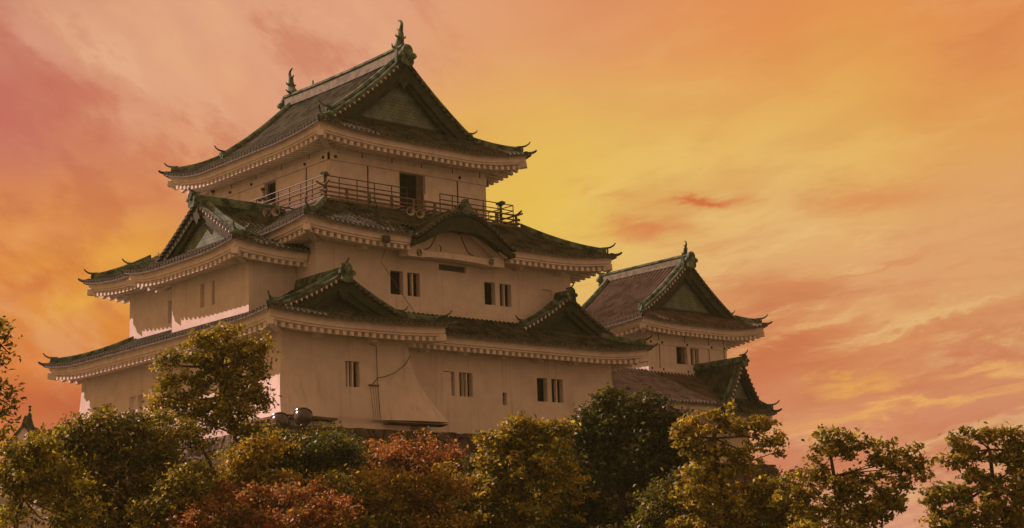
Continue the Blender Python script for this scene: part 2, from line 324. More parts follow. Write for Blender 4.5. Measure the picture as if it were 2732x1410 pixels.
# ------------------------------------------------------------------ curved roofs
class Roof:
    """eave rectangle with 45 degree hips, one concave profile on all sides and lifted corners"""
    def __init__(s, x0, x1, y0, y1, ze, k1, k2, lifts, L=4.5, Dl=2.6):
        s.x0, s.x1, s.y0, s.y1, s.ze, s.k1, s.k2, s.L, s.Dl = x0, x1, y0, y1, ze, k1, k2, L, Dl; s.l = lifts; s.tp = 0.285
    def ends(s, side): return (s.x0, s.x1) if side in 'SN' else (s.y0, s.y1)
    def lift(s, side, a, d):
        c = {'S': ('SW','SE'), 'N': ('NW','NE'), 'W': ('SW','NW'), 'E': ('SE','NE')}[side]; e0, e1 = s.ends(side); z = 0
        for q, ds in ((c[0], a-e0), (c[1], e1-a)):
            g = max(0.0, 1-max(ds,0)/s.L); z += s.l.get(q, 0)*g**2.0*max(0.0, 1-d/s.Dl)
        return z
    def z(s, side, a, d): return s.ze + s.k1*d + s.k2*d*d + s.lift(side, a, d)
    def xy(s, side, a, d):
        return {'S': (a, s.y0+d), 'N': (a, s.y1-d), 'W': (s.x0+d, a), 'E': (s.x1-d, a)}[side]
    def pt(s, side, a, d, dz=0.0):
        x, y = s.xy(side, a, d); return (x, y, s.z(side, a, d)+dz)
    def panel(s, mb, side, a0, a1, dmax, dmin=lambda a: 0.0, step=0.30):
        n0 = s.ends(side)[0]; cols = [a0]
        k = math.floor((a0-n0)/s.tp)-1
        while True:
            c = n0 + (k+0.5)*s.tp
            if c-0.15 > a1: break
            for o_ in (-s.tp/2, -0.082, -0.058, 0.0, 0.058, 0.082):
                if a0+1e-3 < c+o_ < a1-1e-3: cols.append(c+o_)
            k += 1
        cols.append(a1)
        def rib(a):
            u = ((a-n0)/s.tp) % 1.0 * s.tp - s.tp/2
            if abs(u) < 0.083: return 0.10*math.sqrt(max(0, 1-(u/0.083)**2))
            return -0.012*math.sin((abs(u)-0.083)/(s.tp/2-0.083)*math.pi/2)
        dm = max(dmax(a) - dmin(a) for a in cols); nr = max(2, int(round(dm/step)))
        ts = []
        for i in range(nr): ts += [(i/nr, 1), ((i+0.97)/nr, 0)]
        ts.append((1.0, 0)); rows = []
        for t, hi_ in ts:
            row = []
            for a in cols:
                lo_, hi2 = dmin(a), dmax(a); d = lo_ + (hi2-lo_)*t
                sl = s.k1 + 2*s.k2*d
                row.append(s.pt(side, a, d, rib(a)*math.sqrt(1+sl*sl) + 0.022*hi_))
            rows.append(row)
        mb.grid(rows)
    def out(s, side): return {'S': Vector((0,-1,0)), 'N': Vector((0,1,0)), 'W': Vector((-1,0,0)), 'E': Vector((1,0,0))}[side]
    def eave_tiles(s, mb, side, a0, a1, skip=None):
        n0 = s.ends(side)[0]; o = s.out(side); sd = Vector((o.y, -o.x, 0))
        k = math.ceil((a0-n0)/s.tp-0.5)
        while True:
            a = n0+(k+0.5)*s.tp; k += 1
            if a > a1: break
            if skip and skip[0] < a < skip[1]: continue
            c = Vector(s.pt(side, a, 0, 0.005)); n = 8; vs = []
            for (t, r_) in ((-0.12, .088), (0.06, .092), (0.06, .062), (0.035, .058)):
                vs += [c + o*t + (sd*math.cos(2*math.pi*q/n) + Vector((0,0,1))*math.sin(2*math.pi*q/n))*r_ for q in range(n)]
            fs = [(i*n+q, i*n+(q+1) % n, (i+1)*n+(q+1) % n, (i+1)*n+q) for i in range(3) for q in range(n)] + [tuple(range(3*n, 4*n))]
            mb.add(vs, fs)
        # drooping pan-tile lips between the round ends
        segs = [(a0, a1)] if not skip else [(a0, skip[0]), (skip[1], a1)]
        for b0, b1 in segs:
            m_ = max(2, int((b1-b0)/(s.tp/4)))
            L5 = [[s.pt(side, b0+(b1-b0)*i/m_, d, dz) for i in range(m_+1)] for d, dz in ((-.015,.03),(-.015,-.045),(-.055,-.05),(-.055,-.105),(.30,-.06))]
            mb.grid(L5)
    def eave(s, mb, side, a0, a1, over, skip=None, mit=(True, True), rafters=True, corner=True):
        segs = [(a0, a1, mit)] if not skip else [(a0, skip[0], (mit[0], False)), (skip[1], a1, (False, mit[1]))]
        prof = [(0.05,-.04),(0.08,-.10),(0.18,-.12),(0.18,-.39),(0.25,-.42),(0.25,-.49),(0.34,-.52)]
        wallz = -0.42
        for b0, b1, mt in segs:
            n = max(3, int((b1-b0)/0.45)); rows = []
            for (i_, dz) in prof + [(over, wallz)]:
                row = []
                for k in range(n+1):
                    t = k/n; ea = b0+(b1-b0)*t
                    a = (b0+(i_ if mt[0] else 0))*(1-t) + (b1-(i_ if mt[1] else 0))*t
                    x, y = s.xy(side, a, i_); lf = s.lift(side, ea, 0)*(1-0.55*i_/max(over,.1) if i_ > .3 else 1)
                    row.append((x, y, s.ze+lf+dz))
                rows.append(row)
            mb.grid(rows)
            if rafters:
                sp = 0.40; nn = int((b1-b0)/sp); st_ = (b1-b0-nn*sp)/2
                for k in range(nn+1):
                    a = b0+st_+k*sp
                    lf = s.lift(side, a, 0); e0, e1 = s.ends(side)
                    inner = over+0.02
                    if mt[0]: inner = min(inner, a-b0)
                    if mt[1]: inner = min(inner, b1-a)
                    if inner < 0.4: continue
                    P = []
                    for (ii, dz) in ((0.31, -.51), (inner, wallz-.03)):
                        l2 = lf*(1-0.55*ii/over if ii > .3 else 1)
                        hr = -.20 if ii < .4 else -.05
                        for (q, zz) in ((-.095, hr), (.095, hr), (.095, 0.0), (-.095, 0.0)):
                            x, y = s.xy(side, a+q, ii); P.append((x, y, s.ze+l2+dz+zz))
                    mb.add(P, [(0,1,2,3),(7,6,5,4),(0,4,5,1),(1,5,6,2),(2,6,7,3),(3,7,4,0)])
    def hip_rafter(s, mb, corner, over):
        cx, cy = {'SW': (s.x0, s.y0), 'SE': (s.x1, s.y0), 'NW': (s.x0, s.y1), 'NE': (s.x1, s.y1)}[corner]
        sx = 1 if 'W' in corner else -1; sy = 1 if 'S' in corner else -1; l_ = s.l.get(corner, 0)
        a = (cx+sx*.16, cy+sy*.16, s.ze+l_-.60); b = (cx+sx*over, cy+sy*over, s.ze+l_*.45-.56)
        mb.bar(a, b, .30, .30)
    def hip_path(s, corner, d0, d1, n=10, dz=0.03):
        side = 'S' if 'S' in corner else 'N'; out = []
        for i in range(n+1):
            d = d0+(d1-d0)*i/n; a = s.x0+d if 'W' in corner else s.x1-d
            out.append(Vector(s.pt(side, a, max(d, 0), dz)) if d >= 0 else Vector(s.pt(side, a, 0, dz)))
        return out
def horn(mb, p, dirv, ln=0.55, r0=0.075, up=0.30):
    p = Vector(p); d = Vector(dirv).normalized()
    mb.tube([p-d*.25, p, p+d*ln*.45+Vector((0,0,up*.12)), p+d*ln*.8+Vector((0,0,up*.5)), p+d*ln+Vector((0,0,up))], [r0, r0, r0*.9, r0*.72, r0*.55], 8)
def onigawara(mb, p, dirv, sc=1.0):
    p = Vector(p); d = Vector(dirv); d.z = 0; d.normalize(); sd = Vector((d.y, -d.x, 0))
    half = [(0,.66),(.12,.64),(.22,.54),(.26,.42),(.24,.34),(.34,.34),(.42,.27),(.43,.16),(.36,.09),(.28,.10),(.30,-.10),(.22,-.22),(0,-.24)]
    ol = half + [(-a, b) for a, b in half[::-1][1:-1]]
    fr = lambda a, o, z: p + sd*a*sc + d*o + Vector((0,0,z*sc))
    mb.extrude(ol, fr, 0.14*sc)
    mb.lathe(p+d*.12*sc+Vector((0,0,.36*sc)), d, [(0,.22*sc),(.06*sc,.22*sc),(.09*sc,.17*sc),(.06*sc,.13*sc),(.08*sc,.0)], 14)
    for q in (-1, 1): mb.lathe(p+d*.12*sc+sd*q*.33*sc+Vector((0,0,.20*sc)), d, [(0,.10*sc),(.05*sc,.10*sc),(.06*sc,.0)], 10)
def fish(mb, p, fwd, sc=1.0, lean=0.0):
    """upright fish ornament: big head biting the ridge, arched body, forked curling tail, spiky fins"""
    p = Vector(p); f = Vector(fwd).normalized(); sd = Vector((f.y, -f.x, 0)); Z = Vector((0,0,1))
    P = lambda a, z, s_=0: p + f*a*sc + Z*z*sc + sd*s_*sc
    body = [(0.34,.0),(0.22,.10),(0.10,.24),(0.02,.44),(-.03,.66),(-.04,.88),(-.02,1.04)]
    mb.tube([P(a+lean*z, z) for a, z in body], [.22*sc,.26*sc,.25*sc,.21*sc,.18*sc,.15*sc,.13*sc], 10)
    def spike(pts, r): mb.tube([P(*q) for q in pts], [r*sc*(1-.75*i/(len(pts)-1)) for i in range(len(pts))], 6)
    spike([(-.02,.98),(-.12,1.14),(-.16,1.32),(-.10,1.48),(.06,1.58),(.14,1.57)], .12)
    spike([(.0,.98),(.10,1.06),(.20,1.10),(.25,1.18)], .09); spike([(-.04,.96),(-.20,1.02),(-.28,1.00)], .07)
    for q in (-1, 1): spike([(-.02,.62,q*.1),(-.02,.66,q*.30),(-.05,.76,q*.33)], .07)
    spike([(.14,.44),(.28,.52),(.27,.64)], .07)
    for q in (-1, 1):
        spike([(.2,.1,q*.15),(.22,.12,q*.36),(.12,.26,q*.46)], .09)
        mb.sphere(P(.34,.14,q*.1), .08*sc, 8, 6)
    spike([(.42,.0),(.56,.02),(.64,.14)], .10); spike([(.36,.16),(.52,.22)], .07)

def gable_end(prefix, root, roof, frame, uc, hw, vg, prof, gz_base, wall_back, vdir, scale=1.0, panel_mat='panel', board=0.42, foot=None, knob=.092):
    """verge of a gable: frame(u, v, z); prof(s) = roof surface height at distance s from the ridge line"""
    P = lambda u, v, z: Vector(frame(u, v, z))
    out = (P(0, -1, 0)-P(0, 0, 0)).normalized()
    pn = MB()
    for sg in (-1, 1):
        ends = MB(); wh = MB(); bb = MB(); kd = MB(); orn = MB()
        # arc-length samples down the slope
        s_ = 0.12; last = None; pts = []
        while s_ < hw:
            pts.append(s_); sl = (prof(s_)-prof(s_+.01))/.01; s_ += 3.26*knob/math.sqrt(1+sl*sl)
        for i, q in enumerate(pts):
            c = P(uc+sg*q, vg, prof(q)+.03); sl = (prof(q)-prof(q+.01))/.01
            tang = (P(uc+sg*(q+.01), vg, prof(q+.01))-P(uc+sg*q, vg, prof(q))).normalized(); nrm = out.cross(tang).normalized()
            if nrm.z < 0: nrm = -nrm
            n = 8; vs = []
            for (t, r_) in ((-.30,knob*.92),(.10,knob),(.10,knob*.66),(.075,knob*.6)):
                vs += [c + out*t + (tang*math.cos(2*math.pi*k/n) + nrm*math.sin(2*math.pi*k/n))*r_ for k in range(n)]
            ends.add(vs, [(a*n+k, a*n+(k+1) % n, (a+1)*n+(k+1) % n, (a+1)*n+k) for a in range(3) for k in range(n)] + [tuple(range(3*n, 4*n))])
            # plaster filling between end tiles, put on one slope only to read as sunlit
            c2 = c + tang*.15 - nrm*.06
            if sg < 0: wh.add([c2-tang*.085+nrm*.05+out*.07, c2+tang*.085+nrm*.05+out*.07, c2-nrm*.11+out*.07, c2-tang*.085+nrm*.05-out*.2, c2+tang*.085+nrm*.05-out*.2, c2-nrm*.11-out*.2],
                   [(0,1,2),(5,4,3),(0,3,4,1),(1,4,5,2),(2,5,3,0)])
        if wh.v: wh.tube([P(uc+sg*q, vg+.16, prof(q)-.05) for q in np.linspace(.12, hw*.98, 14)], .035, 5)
        # barge board following the slope
        n = 16; top = []; bot = []
        for i in range(n+1):
            q = hw*i/n; b_ = board*(1.0-.25*i/n); zt = prof(q)-.10
            top.append((uc+sg*q, zt)); bot.append((uc+sg*q, zt-b_*1.15))
        ol = top + bot[::-1]; k = len(ol)
        vs = [P(u, vg+.02, z) for u, z in ol] + [P(u, vg+.16, z) for u, z in ol]; h = n+1
        fs = []
        for i in range(n):
            a, b, c_, d_ = i, i+1, k-2-i, k-1-i
            fs += [(a, b, c_, d_), (k+a, k+d_, k+c_, k+b), (a, k+a, k+b, b), (d_, c_, k+c_, k+d_)]
        fs += [(0, k-1, 2*k-1, k), (n, n+1, k+n+1, k+n)]
        bb.add(vs, fs)
        # slimmer inner board
        vs = [P(u, vg+.17, z-(.30 if i > n else 0)) for i, (u, z) in enumerate(ol)] + [P(u, vg+.30, z-(.30 if i > n else 0)) for i, (u, z) in enumerate(ol)]
        bb.add(vs, fs)
        # descending ridge on the slope
        path = [P(uc+sg*q, vg+.34, prof(q)+.05) for q in np.linspace(.25, hw*(foot or .97), 14)]
        kd.sweep(path, .17*scale, .34*scale)
        path = [P(uc+sg*q, vg+.02, prof(q)+.05) for q in np.linspace(.15, hw*.985, 14)]
        kd.sweep(path, .10*scale, .15*scale)
        e = path[-1]; tg = (path[-1]-path[-3]); tg.normalize(); th = Vector((tg.x, tg.y, 0)).normalized()
        pe = P(uc+sg*hw*(foot or .97), vg+.34, prof(hw*(foot or .97))+.10)
        onigawara(orn, pe-Vector((0,0,.02)), th, .52*scale); horn(orn, pe+Vector((0,0,.36*scale)), th, .40*scale, .055, .24)
        obj('verge_tile_row', ends, 'tile_end', root[0], True, root[1])
        if wh.v: obj('lit_verge_plaster', wh, 'trim', root[0], False, root[1])
        obj('bargeboard', bb, 'darkwood', root[0], False, root[1]); obj('descending_ridge', kd, 'copper', root[0], False, root[1]); obj('ridge_ornament', orn, 'copper', root[0], True, root[1])
    bb = MB(); gg = MB()
    # gable panel
    zt = prof(0)-.15; w_ = hw
    n = 12; L_ = [(uc-hw*(1-i/n), prof(hw*(1-i/n))-.18) for i in range(n+1)] + [(uc+hw*(i/n), prof(hw*i/n)-.18) for i in range(1, n+1)]
    vs = [P(u, wall_back, z) for u, z in L_] + [P(u, wall_back, gz_base) for u, z in L_]
    m_ = len(L_); pn.add(vs, [(i, i+1, m_+i+1, m_+i) for i in range(m_-1) if max(L_[i][1], L_[i+1][1]) > gz_base])
    # frame around the panel and a low ridge at its foot
    hwp = hw*.9
    bb.add([P(uc-hwp, wall_back-.12, gz_base), P(uc+hwp, wall_back-.12, gz_base), P(uc+hwp, wall_back+.05, gz_base+.0), P(uc-hwp, wall_back+.05, gz_base+.0),
            P(uc-hwp, wall_back-.12, gz_base+.16), P(uc+hwp, wall_back-.12, gz_base+.16), P(uc+hwp, wall_back+.05, gz_base+.16), P(uc-hwp, wall_back+.05, gz_base+.16)],
           [(0,1,2,3),(4,7,6,5),(0,4,5,1),(1,5,6,2),(2,6,7,3),(3,7,4,0)])
    # hanging ornament under the apex
    g = [(0,-.05),(.14,-.12),(.30,-.30),(.22,-.38),(.30,-.52),(.16,-.50),(.10,-.62),(0,-.78)]
    ol = [(a*scale, b*scale) for a, b in g] + [(-a*scale, b*scale) for a, b in g[::-1][1:-1]]
    gg.extrude(ol, lambda a, o, z: P(uc+a, vg+.0+o, prof(0)-.42*board/.42+z), .12)
    obj('gable_sill', bb, 'darkwood', root[0], False, root[1]); obj('gable_panel', pn, panel_mat, root[0], False, root[1]); obj('gable_pendant', gg, 'darkwood', root[0], False, root[1])

def wall_face(mb, frame, a0, a1, z0, z1, holes=(), depth=0.30, warp=None, na=1, nz=1):
    """a flat or flared wall face with real openings; frame(a, out, z)"""
    A = {a0, a1}; Z = {z0, z1}
    for h in holes: A |= {h[0], h[1]}; Z |= {h[2], h[3]}
    A |= {a0+(a1-a0)*i/na for i in range(na+1)}; Z |= {z0+(z1-z0)*i/nz for i in range(nz+1)}
    A = sorted(A); Z = sorted(Z); idx = {}
    def V(a, z):
        if warp: a2, o = warp(a, z)
        else: a2, o = a, 0.0
        return frame(a2, o, z)
    vs = []; fs = []
    for i, a in enumerate(A):
        for j, z in enumerate(Z): idx[i, j] = len(vs); vs.append(V(a, z))
    for i in range(len(A)-1):
        for j in range(len(Z)-1):
            ca, cz = (A[i]+A[i+1])/2, (Z[j]+Z[j+1])/2
            if any(h[0] < ca < h[1] and h[2] < cz < h[3] for h in holes): continue
            fs.append((idx[i,j], idx[i+1,j], idx[i+1,j+1], idx[i,j+1]))
    mb.add(vs, fs)
    for h in holes:
        q = [(h[0],h[2]),(h[1],h[2]),(h[1],h[3]),(h[0],h[3])]
        vs = [V(a, z) for a, z in q]
        def B(a, z):
            a2, o = warp(a, z) if warp else (a, 0.0)
            return frame(a2, o-depth, z)
        vs += [B(a, z) for a, z in q]
        mb.add(vs, [(k, (k+1) % 4, 4+(k+1) % 4, 4+k) for k in range(4)])
FR = {'S': lambda y: (lambda a, o, z: (a, y-o, z)), 'W': lambda x: (lambda a, o, z: (x-o, a, z)), 'E': lambda x: (lambda a, o, z: (x+o, a, z)), 'N': lambda y: (lambda a, o, z: (a, y+o, z))}
def fbox(mb, frame, a0, a1, o0, o1, z0, z1):
    p = [frame(a, o, z) for z in (z0, z1) for (a, o) in ((a0,o0),(a1,o0),(a1,o1),(a0,o1))]
    mb.add(p, [(0,3,2,1),(4,5,6,7),(0,1,5,4),(1,2,6,5),(2,3,7,6),(3,0,4,7)])
def window(root, frame, h, depth=0.30, bars=(), shutter=None, name='window', mat='dark', stick=None):
    mb = MB(); fbox(mb, frame, h[0]-.05, h[1]+.05, -depth-.25, -depth+.0, h[2]-.05, h[3]+.05)
    o = obj(name, mb, mat, root, False, root)
    for b in bars:
        q = MB(); fbox(q, frame, b[0], b[1], -depth*.80, -depth*.25, h[2]+.003, h[3]-.003); obj('bar', q, 'trim', o, False, root)
    if shutter:
        q = MB(); fbox(q, frame, shutter[0], shutter[1], -depth*.98, -depth*.80 if len(shutter) < 3 else -shutter[2], h[2]+.004, h[3]-.02); obj('shutter', q, 'trim', o, False, root)
    return o

# ------------------------------------------------------------------ the keep
K = thing('castle_keep', 'white plastered three-storey castle keep with dark tiled curved roofs and green copper ridges', 'castle', (4.0, 4.0, -13.8))
def roof_obj(r, panels):
    mb = MB()
    for p in panels: r.panel(mb, *p)
    return mb
ID = lambda u, v, z: (u, v, z)
# top storey roof
r3 = Roof(-1.75, 11.7, -1.75, 13.05, 1.10, .50, .037, {'SW': .28, 'SE': .52, 'NW': .75, 'NE': .5})
HW3 = 6.725; VG3 = 0.30
pan = []
for sd in 'WE':
    pan += [(sd, -1.75, VG3, lambda a: max(.01, a+1.75)), (sd, VG3, 11.0, lambda a: HW3), (sd, 11.0, 13.05, lambda a: max(.01, 13.05-a))]
for sd in 'SN': pan.append((sd, -1.75, 11.7, lambda a: max(.01, min(a+1.75, 11.7-a, 2.45))))
R3 = obj('roof', roof_obj(r3, pan), 'tile', K, True, K)
p3 = lambda s_: r3.ze + r3.k1*(HW3-s_) + r3.k2*(HW3-s_)**2
gable_end('g3', (R3, K), r3, ID, 4.975, 4.70, VG3, p3, 2.62, 0.85, -1, 1.35, board=.60, knob=.112)
gable_end('g3', (R3, K), r3, lambda u, v, z: (u, 11.3-v, z), 4.975, 4.70, VG3, p3, 2.62, 0.85, -1, 1.2)
def eaves(r, K_, parent, sides, overs, corners):
    for (sd, a0, a1, skip, mit) in sides:
        segs = [(a0, a1, mit)] if not skip else [(a0, skip[0], (mit[0], False)), (skip[1], a1, (False, mit[1]))]
        for b0, b1, m_ in segs:
            tl = MB(); ev = MB(); r.eave_tiles(tl, sd, b0, b1); r.eave(ev, sd, b0, b1, overs[sd], None, m_)
            obj('eave_tile_row', tl, 'tile_end', parent, True, K_); obj('plaster_eave', ev, 'trim', parent, False, K_)
    for c in corners:
        ev = MB(); r.hip_rafter(ev, c, max(overs.values())+.2); obj('hip_rafter', ev, 'trim', parent, False, K_)
def hips(r, K_, parent, specs, w_=.15, h_=.30, two=True):
    for c, d0, d1 in specs:
        hb = MB(); p = r.hip_path(c, d0, d1); hb.sweep(p, w_, h_); obj('hip_ridge', hb, 'copper', parent, False, K_)
        dv = (p[0]-p[2]); dv.z = 0; dv.normalize(); orn = MB()
        onigawara(orn, p[0]+dv*.02+Vector((0,0,.02)), dv, .45); horn(orn, p[0]+Vector((0,0,h_+.02)), dv, .5, .055, .26)
        q = Vector(r.hip_path(c, 0.0, .01, 1, 0.0)[0]); horn(orn, q-dv*.1+Vector((0,0,.02)), dv, .42, .085, .15)
        obj('ridge_ornament', orn, 'copper', parent, True, K_)
eaves(r3, K, R3, [('S',-1.75,11.7,None,(True,True)),('W',-1.75,13.05,None,(True,True)),('E',-1.75,13.05,None,(True,True)),('N',-1.75,11.7,None,(True,True))],
      {'S':1.75,'W':1.75,'E':1.7,'N':1.75}, ['SW','SE','NW','NE'])
hips(r3, K, R3, [('SW',.35,2.0),('SE',.35,2.3),('NW',.35,2.3),('NE',.35,2.3)])
za = p3(0)
q = MB(); q.sweep([(4.975, y, za-.05+.10*((y-5.65)/5.5)**2) for y in np.linspace(.12, 11.18, 14)], .24, .62, 0, [(-1,0),(-1,.8),(-.8,.8),(-.8,.86),(.8,.86),(.8,.8),(1,.8),(1,0)])
obj('ridge', q, 'ridgepale', R3, False, K)
q = MB(); q.sweep([(4.975, y, za+.48+.10*((y-5.65)/5.5)**2) for y in np.linspace(.10, 11.20, 14)], .30, .20); obj('ridge_cap', q, 'copper', R3, False, K)
each('ridge_ornament', [lambda q: onigawara(q, (4.975, .08, za-.12), (0,-1,0), 1.25), lambda q: onigawara(q, (4.975, 11.22, za-.12), (0,1,0), 1.25)], 'copper', R3, K, True)
q = MB(); q.bar((4.975-.05, .30, za-.40), (4.975-.05, .30, za+.42), .9, .22); obj('ridge_plate', q, 'copper', R3, False, K)
q = MB(); fish(q, (4.975, .55, za+.62), (0,1,0), 1.0); obj('fish_ornament', q, 'copper', R3, True, K)
q = MB(); fish(q, (4.975, 10.75, za+.66), (0,-1,0), 1.0); obj('fish_ornament', q, 'copper', R3, True, K)
for yy in (2.6, 8.6):
    q = MB(); q.tube([(4.975, yy, za+.6), (4.975, yy, za+1.0)], .05, 6); 
    if yy > 5: obj('ridge_finial', q, 'copper', R3, True, K)
# top storey walls
def storey_wall(name_holes, side, plane, a0, a1, z0, z1, holes, extra=None, warp=None, na=1, nz=1, mat='plaster'):
    mb = MB(); wall_face(mb, FR[side](plane), a0, a1, z0, z1, holes, .30, warp, na, nz)
    if extra: extra(mb)
    return obj('wall', mb, mat, K, False, K)
fS, fW, fE, fN = FR['S'](0.0), FR['W'](0.0), FR['E'](10.0), FR['N'](11.3)
dS = (4.27, 5.93, -2.22, -.02); dW = (4.70, 5.78, -2.22, -.02)
def belt(mb):
    for fr, a1 in ((fS, 10.0), (fW, 11.3), (fE, 11.3)):
        fbox(mb, fr, -.09, a1+.09, .002, .09, .0, .34)
w3 = MB()
wall_face(w3, fS, 0, 10.0, -2.6, 1.25, [dS]); wall_face(w3, fW, 0, 11.3, -2.6, 1.25, [dW]); wall_face(w3, fE, 0, 11.3, -2.6, 1.25); wall_face(w3, fN, 0, 10, -2.6, 1.25)
W3 = obj('wall', w3, 'plaster', K, False, K)
each('belt_beam', [lambda q, fr=fr, a1=a1: fbox(q, fr, -.09, a1+.09, .002, .09, .0, .34) for fr, a1 in ((fS, 10.0), (fW, 11.3), (fE, 11.3))], 'trim', W3, K)
each('timber_strip', [lambda q, fr=fr, a=a: fbox(q, fr, a-.025, a+.025, .004, .014, .36, .80) for fr, xs in ((fS, (2.0, 3.85, 5.75, 7.75, 9.6)), (fW, (1.7, 4.2, 6.6, 9.0, 10.9))) for a in xs], 'darkwood', W3, K)
each('timber_strip', [lambda q, fr=fr, a=a: fbox(q, fr, a-.03, a+.03, .004, .016, -2.2, -.01) for fr, xs in ((fS, (2.32, 8.05)), (fW, (1.95,))) for a in xs], 'darkwood', W3, K)
def stud(q, fr, a, o, z, r_):
    n = Vector(fr(0,1,0))-Vector(fr(0,0,0)); q.lathe(fr(a, o, z), n, [(-.06,r_),(.03,r_),(.06,r_*.6),(.065,0)], 10)
each('nail_cover', [lambda q, fr=fr, a=a, z=z: stud(q, fr, a, .10, z, .085) for fr, pts in ((fS, ((.32,.17),(.3,.78),(8.15,.17),(4.95,.78))), (fW, ((.35,.17),(1.95,.17),(6.9,.17),(9.0,.17),(10.8,.6)))) for a, z in pts], 'darkwood', W3, K, True)
each('wall_panel', [lambda q, fr=fr, a0=a0, a1=a1: fbox(q, fr, a0, a1, .0035, .03, -2.2, -.03) for fr, segs in ((fS, ((.12,2.26),(2.4,4.2),(6.0,8.0),(8.12,9.9))), (fW, ((.12,1.88),(2.02,4.62),(5.86,8.2),(8.28,11.1)))) for a0, a1 in segs], 'trim', W3, K)
def door(h, fr, leaf):
    mb = MB(); fbox(mb, fr, h[0]-.3, h[1]+.3, -1.6, -.301, h[2]-.02, h[3]+.02)
    o = obj('doorway', mb, 'dark', K, False, K)
    q = MB(); fbox(q, fr, leaf[0], leaf[1], -.24, -.16, h[2]+.01, h[3]-.01); obj('door_leaf', q, 'wood', o, False, K)
    each('door_jamb', [lambda q, a=a: fbox(q, fr, a, a+.06, .004, .045, h[2], h[3]) for a in (h[0]-.06, h[1])], 'trim', o, K)
door(dS, fS, (5.50, 5.92)); door(dW, fW, (5.70, 5.78))
# balcony
BX0, BX1, BY0, BY1 = -1.15, 11.15, -1.15, 12.45
q = MB(); q.box(BX0, BX1, BY0, BY1, -2.36, -2.24)
for z0, ins in ((-2.50, .10), (-2.68, .26)):
    for (x0, x1, y0, y1) in ((BX0+ins, BX1-ins, BY0+ins, BY0+ins+.16), (BX0+ins, BX0+ins+.16, BY0+ins+.17, BY1-ins), (BX1-ins-.16, BX1-ins, BY0+ins+.17, BY1-ins)):
        q.box(x0, x1, y0, y1, z0, z0+.12)
BAL = obj('balcony', q, 'wood', K, False, K)
for i in range(12):
    x = BX0+.35+i*1.05; y = BY0+.4+i*1.08
    each('bracket', [lambda q: q.box(x-.06, x+.06, BY0+.02, BY0+1.0, -2.62, -2.37), lambda q: q.box(BX0+.02, BX0+1.0, y-.06, y+.06, -2.62, -2.37)], 'wood', BAL, K)
q = MB()
def rail_loop(mb, z, r_, over, flare, ins=.06, box=False):
    for a, b in (((BX0+ins, BY0+ins), (BX1-ins, BY0+ins)), ((BX0+ins, BY0+ins), (BX0+ins, BY1-ins)), ((BX1-ins, BY0+ins), (BX1-ins, BY1-ins))):
        A, B = Vector((*a, z)), Vector((*b, z)); t = (B-A).normalized()
        if box: mb.bar(A-t*over, B+t*over, r_*2, r_*1.6)
        else: mb.tube([A-t*(over+.12)+Vector((0,0,flare)), A-t*over*.5+Vector((0,0,flare*.3)), A+t*.1, A+t*.5, B-t*.5, B-t*.1, B+t*over*.5+Vector((0,0,flare*.3)), B+t*(over+.12)+Vector((0,0,flare))], r_, 8)
rail_loop(q, -1.68, .05, .34, .16); rail_loop(q, -1.93, .04, .26, 0, box=True); rail_loop(q, -2.14, .05, .22, 0, box=True)
for i in range(10):
    x = BX0+.06+i*(BX1-BX0-.12)/9; q.box(x-.055, x+.055, BY0+.01, BY0+.11, -2.24, -1.70)
    y = BY0+.06+i*(BY1-BY0-.12)/9; q.box(BX0+.01, BX0+.11, y-.055, y+.055, -2.24, -1.70); q.box(BX1-.11, BX1-.01, y-.055, y+.055, -2.24, -1.70)
obj('wooden_handrail', q, 'wood', BAL, False, K)
q = MB(); IN = .16
for z in (-1.13, -1.43):
    for a, b in (((BX0+IN, BY0+IN), (4.0, BY0+IN)), ((6.1, BY0+IN), (BX1-IN, BY0+IN)), ((BX0+IN, BY0+IN), (BX0+IN, BY1-IN)), ((BX1-IN, BY0+IN), (BX1-IN, BY1-IN))):
        q.tube([(*a, z), (*b, z)], .026, 6)
for x in (BX0+IN, -.1, .95, 2.0, 3.05, 4.0, 6.1, 6.9, 7.95, 8.95, 9.95, BX1-IN): q.tube([(x, BY0+IN, -2.24), (x, BY0+IN, -1.13)], .026, 6)
for i in range(1, 14):
    y = BY0+IN+i*1.0
    if y < BY1-.1:
        q.tube([(BX0+IN, y, -2.24), (BX0+IN, y, -1.13)], .026, 6); q.tube([(BX1-IN, y, -2.24), (BX1-IN, y, -1.13)], .02, 6)
obj('safety_railing', q, 'steel', BAL, True, K)
each('notice_board', [lambda q: fbox(q, FR['S'](-.95), 5.12, 5.38, 0, .02, -1.66, -1.28), lambda q: fbox(q, FR['S'](-.95), 5.62, 5.84, 0, .02, -1.70, -1.38)], 'paper', BAL, K)

